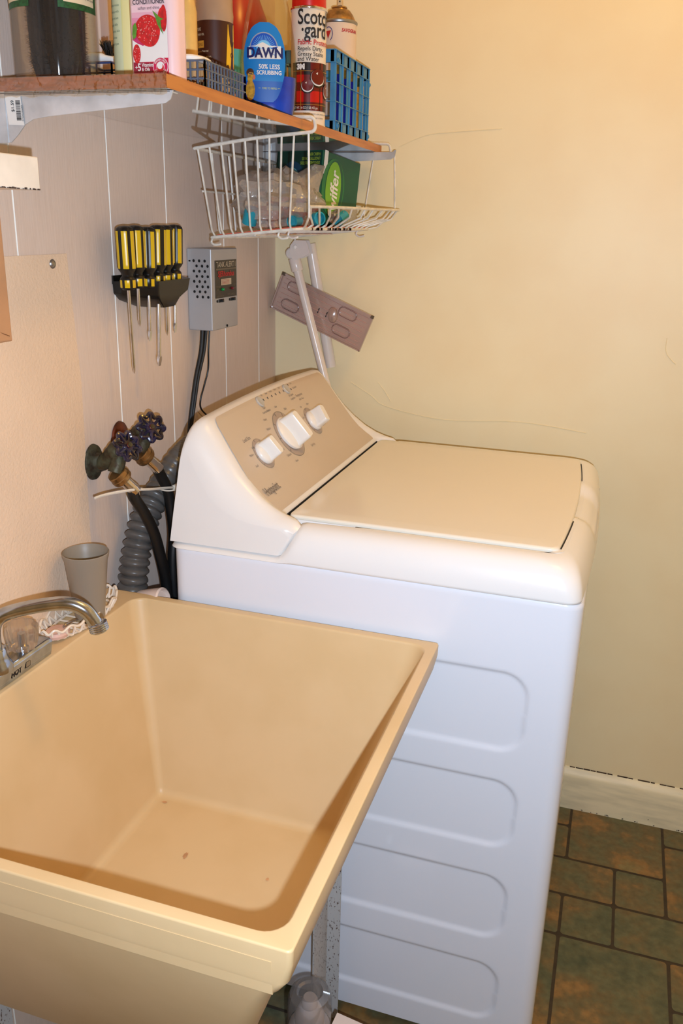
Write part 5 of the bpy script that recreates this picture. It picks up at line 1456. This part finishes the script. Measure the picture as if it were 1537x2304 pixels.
M_teal = mat('teal_plastic', (28, 152, 170), 0.35, noise=0.08, nscale=40)
for i, (c, ax_, r_, L_, lab) in enumerate((((0.135, -0.445, 0), (0.3, -0.2, 0.9), .0135, .030, 'teal cap standing at the wall end inside the clear bag'), ((0.243, -0.375, 0), (0.75, -0.6, 0.1), .0125, .014, 'round open teal ring cap at the front of the clear bag'), ((0.240, -0.235, 0), (0.2, 0.9, 0.3), .0120, .028, 'teal cap inside the clear plastic beside the green box'), ((0.205, -0.405, 0), (0.1, 0.9, 0.1), .011, .026, 'small teal cap between the others in the clear bag'))):
    c = Vector(c); c.z = BZ(c.x)+.006+r_
    m1 = MB().lathe([(r_*.80, .002), (r_*.84, L_*.95), (r_, L_), (r_, 0), (r_*.78, 0)][::-1] if False else [(r_*.6, 0.001), (r_, 0), (r_, L_), (r_*.82, L_), (r_*.80, L_*.3), (.0005, L_*.28)], (0, 0, 0), ax_, 26, cap0=True, cap1=True)
    o = m1.build('teal_cap', M_teal); o.location = c; tag(o, lab, 'cap', 'teal caps in the plastic bags')

# ---------------------------------------------------------------- folding tube legs and plastic plate
M_tube = mat('ivory_tube_paint', (226, 216, 208), 0.25, noise=0.04, nscale=12)
fl_ = thing('folding_tube_stand', 'ivory painted folding tube legs leaning in the corner behind the washer', 'folding stand', (0.1, -0.06, 1.3))
A = Vector((0.081, -0.052, 1.352)); Bt = Vector((0.172, -0.060, 1.050)); dd = (Bt-A).normalized()
MB().tube([A-dd*.01, A+(Bt-A)*1.75], 0.0102, 20).build('tube_leg', M_tube, fl_)
MB().lathe([(.0135, -.024), (.0140, -.023), (.0140, .004), (.0128, .006)], A+dd*.004, dd, 22).build('collar', M_tube, fl_)
A2 = Vector((0.101, -0.016, 1.404)); B2 = Vector((0.150, 0.001, 1.130)); d2_ = (B2-A2).normalized()
MB().tube([A2, A2+(B2-A2)*1.05], 0.0130, 20).build('tube_leg', M_tube, fl_)
m1 = MB()
for off in (0, .022):
    m1.prism([(0.068+.0, -0.066+off, 1.378), (0.078, -0.066+off, 1.368), (0.100, -0.066+off, 1.374), (0.118, -0.066+off, 1.384), (0.113, -0.066+off, 1.402), (0.108, -0.066+off, 1.412), (0.080, -0.066+off, 1.412), (0.070, -0.066+off, 1.400)], (0, .002, 0))
m1.build('hinge_plate', M_tube, fl_, bevel=.0008)
MB().lathe([(.0045, 0), (.0045, .003), (.002, .0045)], (0.083, -0.067, 1.397), (0, -1, 0), 16).build('hinge_pin', M_whiteplastic, fl_)
MB().lathe([(.010, 0), (.0125, .003), (.0125, .006), (.010, .008)], (0.068, -0.052, 1.382), (0, -1, 0), 20).build('hinge_washer', M_tube, fl_)
# ribbed plastic plate
M_plate = clear('pinkish_clear_plastic', (222, 196, 184), 0.35, 0.2, solid=0.55, solidcol=(206, 174, 160))
O_ = Vector((0.038, -0.0235, 1.338)); ex = Vector((0.267, -0.0235, 1.246))-O_; W_ = ex.length; ex.normalize(); ez = Vector((ex.z, 0, -ex.x))*1.0
if ez.z > 0: ez = -ez
H_ = 0.090
pp = thing('plastic_plate', 'translucent pinkish ribbed plastic plate with four oval windows, hung askew behind the ivory tube', 'plate', tuple(O_+ex*W_/2+ez*H_/2))
def P3(u, v, e): return O_+ex*u+ez*v+Vector((0, -e, 0))
m1 = MB(); 
def pbox(u0, u1, v0, v1, e0, e1, mi=0):
    a = [P3(u0, v0, e0), P3(u1, v0, e0), P3(u1, v1, e0), P3(u0, v1, e0)]; b = [P3(u0, v0, e1), P3(u1, v0, e1), P3(u1, v1, e1), P3(u0, v1, e1)]
    m1.loft([a, b], mi, smooth=False)
pbox(0, W_, 0, H_, 0.001, 0.003)
for (u0, u1, v0, v1) in ((0, W_, 0, .003), (0, W_, H_-.003, H_), (0, .003, 0, H_), (W_-.003, W_, 0, H_)): pbox(u0, u1, v0, v1, .003, .009)
m1.build('sheet', M_plate, pp)
m1 = MB()
for v in (.010, .022, .034, .046, .058, .070, .080): pbox(.010, W_-.012, v, v+.0010, .003, .0042)
m1.build('ribs', mat('rose_ribs', (196, 150, 138), 0.4, noise=0.05), pp)
M_rim2 = mat('brown_line', (118, 84, 78), 0.5, noise=0.05)
for (u, v) in ((.045, .022), (.045, .066), (.185, .022), (.185, .066)):
    m1 = MB()
    def ov(k_, e, n_=36):
        o_ = []
        for i in range(n_):
            a = 2*PI*i/n_; cx_ = .0115 if math.cos(a) > 0 else -.0115
            o_.append(P3(u+cx_+.0105*k_*math.cos(a), v+.0105*k_*math.sin(a), e))
        return o_
    m1.loft([ov(1.0, .0035), ov(1.0, .0062), ov(.90, .0062), ov(.88, .0036)], 0, False, False)
    m1.tube(ov(1.02, .0064), .0004, 4, 1, closed=True); m1.tube(ov(1.17, .0036), .0004, 4, 1, closed=True)
    m1.build('oval_window', [M_plate, M_rim2], pp)
m1 = MB()
for u in (.115, .137): pbox(u-.0010, u+.0012, .040, .052, .003, .0036)
m1.build('keyhole_slots', M_hole, pp)
m1 = MB().lathe([(.016, .003), (.014, .007), (.008, .010), (.001, .011)], P3(.152, .040, 0), (0, -1, 0), 28, sx=.8, sy=1.2)
m1.build('suction_bump', M_plate, pp)
m1 = MB()
for u, v in ((.0, .0), (W_-.007, .0)): pbox(u, u+.007, v-.0005, v+.006, .003, .0095)
m1.build('corner_pad', mat('brown_pad', (92, 74, 54), 0.6, noise=0.1), pp, label='dark brown corner pads')

# ---------------------------------------------------------------- left edge: painted board and hanging carton
M_wboard = mat('flaking_white_paint', (240, 232, 220), 0.45, noise=0.06, nscale=20)
o = MB().box((0.0006, -1.62, 1.4785), (0.160, -1.096, 1.5145)).build('painted_board', M_wboard, bevel=.0015)
tag(o, 'thick white painted board end with chipped lower edge at the left of the photo', 'board')
m1 = MB()
for k_ in range(22):
    yy = rnd.uniform(-1.20, -1.098); m1.box((.1598, yy, 1.4785), (.1606, yy+rnd.uniform(.001, .006), 1.4785+rnd.uniform(.0006, .0022)))
m1.build('chipped_paint', mat('dark_chips', (92, 76, 70), 0.8, noise=0.3, nscale=90), o)
t = thing('cardboard_folder', 'tan cardboard sleeve hanging on the wall below the white painted board', 'cardboard sleeve', (0.03, -1.3, 1.29))
M_card = mat('tan_cardboard', (200, 150, 108), 0.7, noise=0.06, nscale=10)
m1 = MB().box((0.003, -1.60, 1.291), (0.050, -1.033, 1.4780)); m1.build('sleeve', M_card, t, bevel=.0015)
m1 = MB().prism([(0.0505, -1.10, 1.328), (0.0515, -1.06, 1.306), (0.0515, -1.036, 1.294), (0.0512, -1.10, 1.2935)], (.0008, 0, 0)); m1.build('folded_flap', M_card, t)
m1 = MB().tube(catmull([(0.0512, -1.11, 1.3335), (0.0515, -1.075, 1.312), (0.0515, -1.040, 1.2985)], 5), .0005, 5); m1.build('fold_line', mat('fold_dark', (120, 76, 44), 0.8, noise=0.05), t)

# ---------------------------------------------------------------- things on the floor under the sink
t = thing('aerosol_bottle', 'white spray bottle with clear domed cap on the floor beside the sink leg', 'spray bottle', (0.452, -0.985, 0))
bx, by = 0.466, -0.978
MB().lathe([(.033, 0), (.036, .003), (.036, .176), (.034, .184), (.026, .192)], (bx, by, 0), n=40).build('body', mat('blush_white_plastic', (232, 214, 208), 0.3, noise=0.04), t)
MB().lathe([(.0245, .192), (.0255, .203), (.020, .219), (.0135, .227), (.0135, .238), (.010, .244), (.001, .244)], (bx, by, 0), n=32).build('spray_head', mat('blush_white_plastic', (232, 214, 208), 0.3), t)
MB().lathe([(.0360, .184), (.0370, .205), (.0366, .240), (.0330, .252), (.022, .2555), (.018, .2525), (.001, .252)], (bx, by, 0), n=40, cap0=False).build('clear_cap', clear('smoke_clear_plastic', (226, 228, 230), 0.25, 0.05, solid=0.12, solidcol=(200, 200, 200), fres=0.4), t, label='clear domed plastic cap')
o = MB().prism([(0.0, 0, 0), (0.085, -0.012, 0), (0.080, -0.075, 0), (-0.005, -0.075, 0)], (0, 0, .20)).build('carton', mat('blush_card', (232, 216, 208), 0.5, noise=0.03), bevel=.001)
o.location = (0.507, -0.955, 0.0); tag(o, 'pale blush carton on the floor right of the clear-capped spray bottle', 'carton')
